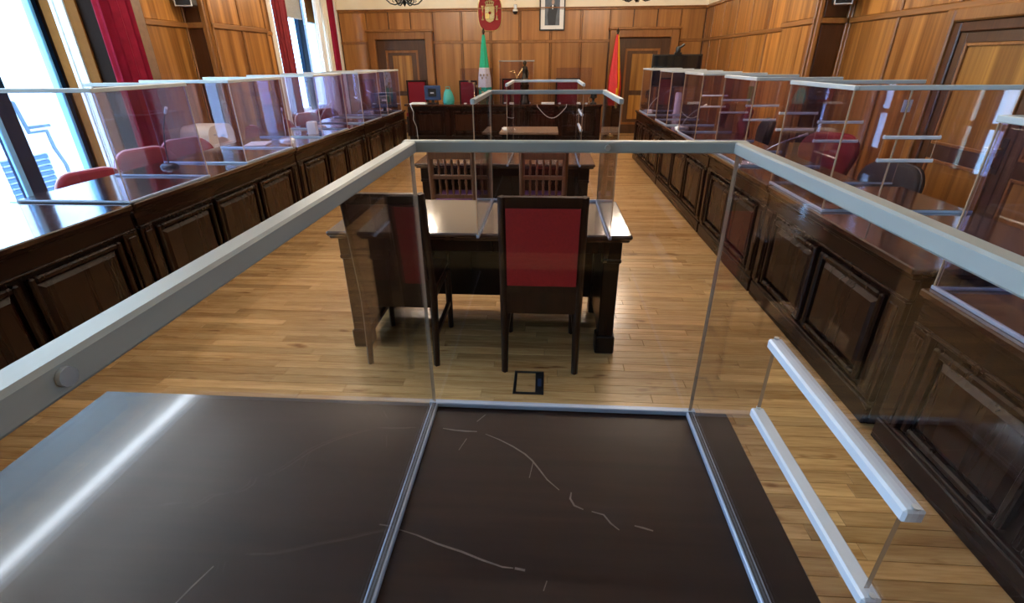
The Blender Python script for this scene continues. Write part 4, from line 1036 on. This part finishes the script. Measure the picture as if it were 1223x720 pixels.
cb2 = thing('power_cable', 'white power cable hanging at the left end of the judges bench', 'cable', (-2.96, 11.36, 0.0))
MB().tube([(0, 0.02, 0.758), (0, -0.005, 0.72), (0.05, -0.008, 0.6), (0.03, -0.008, 0.45), (0.09, -0.008, 0.3), (0.10, -0.008, 0.02)], 0.008, 6).build('cord', M['lightgrey'], cb2)
MB().box(-0.03, 0.03, 0.0, 0.05, 0.752, 0.775, 0.004).build('plug', M['white'], cb2)

# ------------------------------------------------------------------ flags
def flag(label, x, y, top, mats, kind):
    t = thing('flag', label, 'flag', (x, y, 0))
    MB().lathe([(0.16, 0), (0.16, 0.02), (0.05, 0.04), (0.04, 0.07)], n=18).build('stand', M['brass'], t)
    MB().tube([(0, 0, 0.05), (0, 0, top - 0.06)], 0.014, 10).build('pole', M['chair_wood'], t)
    MB().lathe([(0.012, top - 0.07), (0.03, top - 0.05), (0.034, top - 0.025), (0.02, top), (0.006, top + 0.04)], n=12).build('finial', M['bronze'], t)
    fn = lambda a, z: 1 + 0.20 * math.sin(5 * a + 1.5 * z) + 0.10 * math.sin(9 * a)
    zt = top - 0.09
    prof = [(0.026, zt), (0.045, zt - 0.15), (0.07, zt - 0.40), (0.095, zt - 0.65), (0.12, zt - 0.85), (0.13, zt - 1.05), (0.125, zt - 1.25), (0.10, zt - 1.42)]
    if kind == 'bands':
        MB().lathe(prof[3::-1], n=28, fn=fn).build('upper_band', M['green'], t)
        MB().lathe(prof[5:2:-1], n=28, fn=fn).build('middle_band', M['flagwhite'], t)
        MB().lathe(prof[:4:-1], n=28, fn=fn).build('lower_band', M['green'], t)
        for k in range(5):
            a = -PI / 2 + (k - 2) * 0.3; r_ = 0.135
            MB().lathe([(0.003, -0.03), (0.012, -0.012), (0.015, 0.012), (0.005, 0.03)], (r_ * math.cos(a), r_ * math.sin(a), zt - 0.80 - 0.06 * (k % 2)), 8).build('emblem', M['goldlt'], t)
    else:
        mb = MB().lathe(prof[::-1], n=28, fn=fn)
        o = mb.build('cloth', [M['flagred'], M['flagyellow']], t)
        for p in o.data.polygons:
            c = p.center; a = math.atan2(c.y, c.x) - 0.25 * (c.z - 1.3)
            if -1.15 < a < -0.35 or 2.2 < a < 2.9: p.material_index = 1
        MB().tube([(0.05, -0.10, 0.95), (0.06, -0.13, 0.62)], [0.012, 0.03], 8).build('tassel', M['gold'], t)
    return t
flag('furled green and white flag on a pole left of the crest', -1.43, 12.20, 2.20, None, 'bands')
flag('furled red and yellow flag on a pole before the right back door', 1.475, 12.20, 2.18, None, 'spain')

# ------------------------------------------------------------------ crest, portrait, camera
cr = thing('wall_crest', 'red coat of arms plaque with gold shield and crown high on the back wall', 'crest', (-1.335, YB - 0.032, 2.56))
def octo(w_, h_, cx_=0.3):
    p = []
    for k in range(32):
        a = 2 * PI * k / 32; c, s_ = math.cos(a), math.sin(a)
        p.append((w_ * math.copysign(abs(c) ** 0.62, c), h_ * math.copysign(abs(s_) ** 0.78, s_)))
    return p
MB().prism(octo(0.275, 0.36), 'Y', -0.02, 0.0).build('backboard', M['gold'], cr)
MB().prism(octo(0.262, 0.346), 'Y', -0.035, -0.015).build('red_field', M['crest_red'], cr)
shield = [(-0.105, 0.13), (0.105, 0.13), (0.105, -0.09), (0.08, -0.15), (0.03, -0.175), (0, -0.185), (-0.03, -0.175), (-0.08, -0.15), (-0.105, -0.09)]
sh_ = MB().prism(shield, 'Y', -0.055, -0.034).build('shield', M['goldlt'], cr)
for (a, b_, c, d, mm) in ((-0.095, -0.006, 0.005, 0.12, 'crest_shield'), (0.006, 0.095, 0.005, 0.12, 'goldlt'), (-0.095, -0.006, -0.11, -0.006, 'gold'), (0.006, 0.095, -0.11, -0.006, 'crest_shield')):
    MB().box(a, b_, -0.062, -0.054, c, d, 0.003).build('quarter', M[mm], sh_)
MB().lathe([(0.004, -0.03), (0.028, -0.018), (0.033, 0.0), (0.028, 0.018), (0.004, 0.03)], (0, -0.05, 0.0), 12).build('central_oval', M['crest_red'], sh_)
cw = MB().box(-0.09, 0.09, -0.058, -0.034, 0.14, 0.17, 0.005)
for x in (-0.075, -0.038, 0.0, 0.038, 0.075): cw.tube([(x, -0.046, 0.165), (x * 1.25, -0.046, 0.205 + 0.01 * (x == 0)), (x * 0.55, -0.046, 0.235)], [0.012, 0.014, 0.010], 6)
cw.lathe([(0.003, 0.225), (0.02, 0.235), (0.02, 0.25), (0.004, 0.265)], (0, -0.046, 0), 10)
cw.build('crown', M['goldlt'], cr)
for sx in (-1, 1):
    MB().tube([(sx * 0.16, -0.045, -0.12), (sx * 0.16, -0.045, 0.12)], 0.016, 8).box(sx * 0.16 - 0.028, sx * 0.16 + 0.028, -0.06, -0.034, -0.14, -0.115, 0.003).box(sx * 0.16 - 0.026, sx * 0.16 + 0.026, -0.06, -0.034, 0.115, 0.14, 0.003).build('pillar', M['goldlt'], cr)
    MB().tube([(sx * 0.185, -0.05, -0.06), (sx * 0.15, -0.062, -0.02), (sx * 0.185, -0.05, 0.03)], 0.010, 6).build('ribbon', M['flagred'], cr)

pc = thing('framed_portrait', 'dark-framed portrait photograph with white mount high on the back wall', 'picture', (0.062, YB - 0.032, 2.20))
MB().frame(-0.285, 0.285, -0.035, 0.0, 0.0, 0.72, 0.028, axis='Y').build('frame', M['black'], pc)
MB().box(-0.26, 0.26, -0.018, 0.0, 0.025, 0.695).build('mount', M['mount'], pc)
ph = MB().box(-0.165, 0.165, -0.021, -0.017, 0.105, 0.625).build('photograph', M['photo_bg'], pc)
suit = [(-0.085, 0.11), (0.075, 0.11), (0.085, 0.28), (0.115, 0.44), (0.06, 0.49), (0.015, 0.505), (-0.035, 0.49), (-0.085, 0.44), (-0.11, 0.30)]
MB().prism(suit, 'Y', -0.0235, -0.020).build('printed_figure', M['photo_suit'], ph)
MB().prism([(0.012 + 0.032 * math.cos(2 * PI * k / 14), 0.555 + 0.045 * math.sin(2 * PI * k / 14)) for k in range(14)], 'Y', -0.0235, -0.020).build('printed_face', M['photo_skin'], ph)
MB().prism([(-0.005, 0.42), (0.015, 0.42), (0.025, 0.50), (-0.01, 0.50)], 'Y', -0.025, -0.023).build('printed_shirt', M['mount'], ph)

dc = thing('dome_camera', 'small white and black dome security camera left of the portrait', 'camera', (-0.76, YB - 0.032, 2.60))
MB().box(-0.035, 0.035, -0.06, 0.0, 0.02, 0.12, 0.008).build('bracket', M['lightgrey'], dc)
MB().lathe([(0.02, 0.03), (0.055, 0.02), (0.06, -0.01), (0.058, -0.02)], (0, -0.08, 0), 16).build('housing', M['white'], dc)
MB().lathe([(0.057, -0.02), (0.05, -0.05), (0.03, -0.07), (0.005, -0.078)], (0, -0.08, 0), 16).build('dome', M['black'], dc)
MB().lathe([(0.006, 0.20), (0.03, 0.21), (0.03, 0.235), (0.006, 0.245)], (0, -0.03, 0), 12).build('sensor', M['black'], dc)

# ------------------------------------------------------------------ wall speakers
def speaker(label, loc, rz):
    t = thing('wall_speaker', label, 'speaker', loc, rz, 'black wall loudspeakers')
    MB().box(-0.09, 0.09, -0.16, -0.02, 0.0, 0.28, 0.02).build('cabinet', M['black'], t)
    MB().frame(-0.092, 0.092, -0.172, -0.158, 0.0, 0.28, 0.012, axis='Y', bev=0.003).build('trim', M['lightgrey'], t)
    MB().box(-0.078, 0.078, -0.168, -0.158, 0.014, 0.266, 0.003).build('grille', M['blackfab'], t)
    MB().box(-0.03, 0.03, -0.02, 0.03, 0.08, 0.2, 0.005).build('bracket', M['black'], t)
speaker('black loudspeaker with silver trim on the left wall pier', (-4.055, 6.25, 2.16), 0.15)
speaker('black loudspeaker on the right wall pier', (3.24, 6.69, 2.13), -0.2)

# ------------------------------------------------------------------ television
tv = thing('television', 'black television on a stand before the right back door, with a camera on top', 'television', (2.20, 9.62, 0))
MB().box(-0.42, 0.42, -0.03, 0.02, 1.17, 1.68, 0.008).build('casing', M['black'], tv)
MB().box(-0.40, 0.40, -0.034, -0.029, 1.19, 1.66, 0.001).build('screen', M['screen'], tv)
MB().tube([(0, 0.03, 0.06), (0, 0.03, 1.3)], 0.03, 10).build('pole', M['black'], tv)
MB().box(-0.32, 0.32, -0.22, 0.28, 0.0, 0.06, 0.015).build('foot', M['black'], tv)
vc = MB().box(-0.06, 0.06, -0.05, 0.03, 1.68, 1.71, 0.006).build('video_camera', M['black'], tv)
MB().lathe([(0.04, 1.71), (0.045, 1.73), (0.04, 1.78), (0.02, 1.80)], (0, -0.01, 0), 12).build('camera_head', M['black'], vc)
MB().tube([(0.01, -0.02, 1.77), (0.09, -0.03, 1.83)], 0.02, 8).build('boom', M['black'], vc)

# ------------------------------------------------------------------ chandeliers
def chandelier(label, x, y, zb):
    t = thing('chandelier', label, 'lamp', (x, y, zb), 0, 'black iron chandeliers')
    MB().lathe([(0.004, 0), (0.03, 0.04), (0.06, 0.075), (0.05, 0.10), (0.02, 0.13), (0.02, 0.30), (0.05, 0.34), (0.02, 0.40), (0.012, 0.9)], n=14).build('stem', M['iron'], t)
    MB().tube([(0, 0, 0.88), (0, 0, ZC - zb - 0.05)], 0.010, 8).build('rod', M['iron'], t)
    MB().lathe([(0.07, ZC - zb - 0.05), (0.07, ZC - zb - 0.001)], n=14).build('ceiling_rose', M['iron'], t)
    for k in range(6):
        a = 2 * PI * k / 6 + 0.2; c, s_ = math.cos(a), math.sin(a)
        pts = []
        for (r_, z) in ((0.03, 0.10), (0.08, 0.05), (0.15, 0.025), (0.22, 0.04), (0.28, 0.09), (0.30, 0.15), (0.27, 0.20), (0.24, 0.17)): pts.append((r_ * c, r_ * s_, z))
        arm = MB().tube(pts, 0.010, 6).tube([(0.10 * c, 0.10 * s_, 0.05), (0.13 * c, 0.13 * s_, 0.10), (0.18 * c, 0.18 * s_, 0.11), (0.19 * c, 0.19 * s_, 0.07), (0.16 * c, 0.16 * s_, 0.06)], 0.007, 6).build('arm', M['iron'], t)
        MB().lathe([(0.012, 0.15), (0.05, 0.165), (0.05, 0.175), (0.014, 0.18), (0.014, 0.27)], (0.30 * c, 0.30 * s_, 0), 10).build('candle', M['creamplastic'], arm)
        MB().lathe([(0.008, 0.27), (0.02, 0.295), (0.018, 0.32), (0.004, 0.36)], (0.30 * c, 0.30 * s_, 0), 10).build('bulb', M['bulb'], arm)
    d = bpy.data.lights.new('chandelier_light', 'POINT'); d.energy = LAMP_W; d.color = LAMP_COL; d.shadow_soft_size = 0.22
    o = bpy.data.objects.new('chandelier_light', d); C.objects.link(o); o.parent = t; o.location = (0, 0, 0.62)
chandelier('black wrought iron chandelier above the left back door', -2.35, 9.2, 2.40)
chandelier('black wrought iron chandelier above the right back door', 1.36, 9.2, 2.41)
chandelier('added black iron fill chandelier above the left bench, out of the picture', -2.35, 5.6, 2.75)  # this and the next are unseen chandeliers added as fill light
chandelier('added black iron fill chandelier above the right bench, out of the picture', 1.36, 5.6, 2.75)

# cool tube lamp added out of view, to be mirrored as the table streak
tl = thing('added_tube_light', 'added slim cool white tube lamp along the lintel of the near left window', 'lamp', (FX + 0.09, 1.55, 3.42))
MB().box(-0.085, -0.035, 0, 3.3, -0.03, 0.05, 0.006).build('housing', M['white'], tl)
MB().tube([(0, 0.03, 0), (0, 3.27, 0)], 0.022, 10).build('tube', M['tube'], tl)
for y in (0.0, 3.27): MB().box(-0.05, 0.02, y, y + 0.03, -0.025, 0.025, 0.004).build('holder', M['white'], tl)
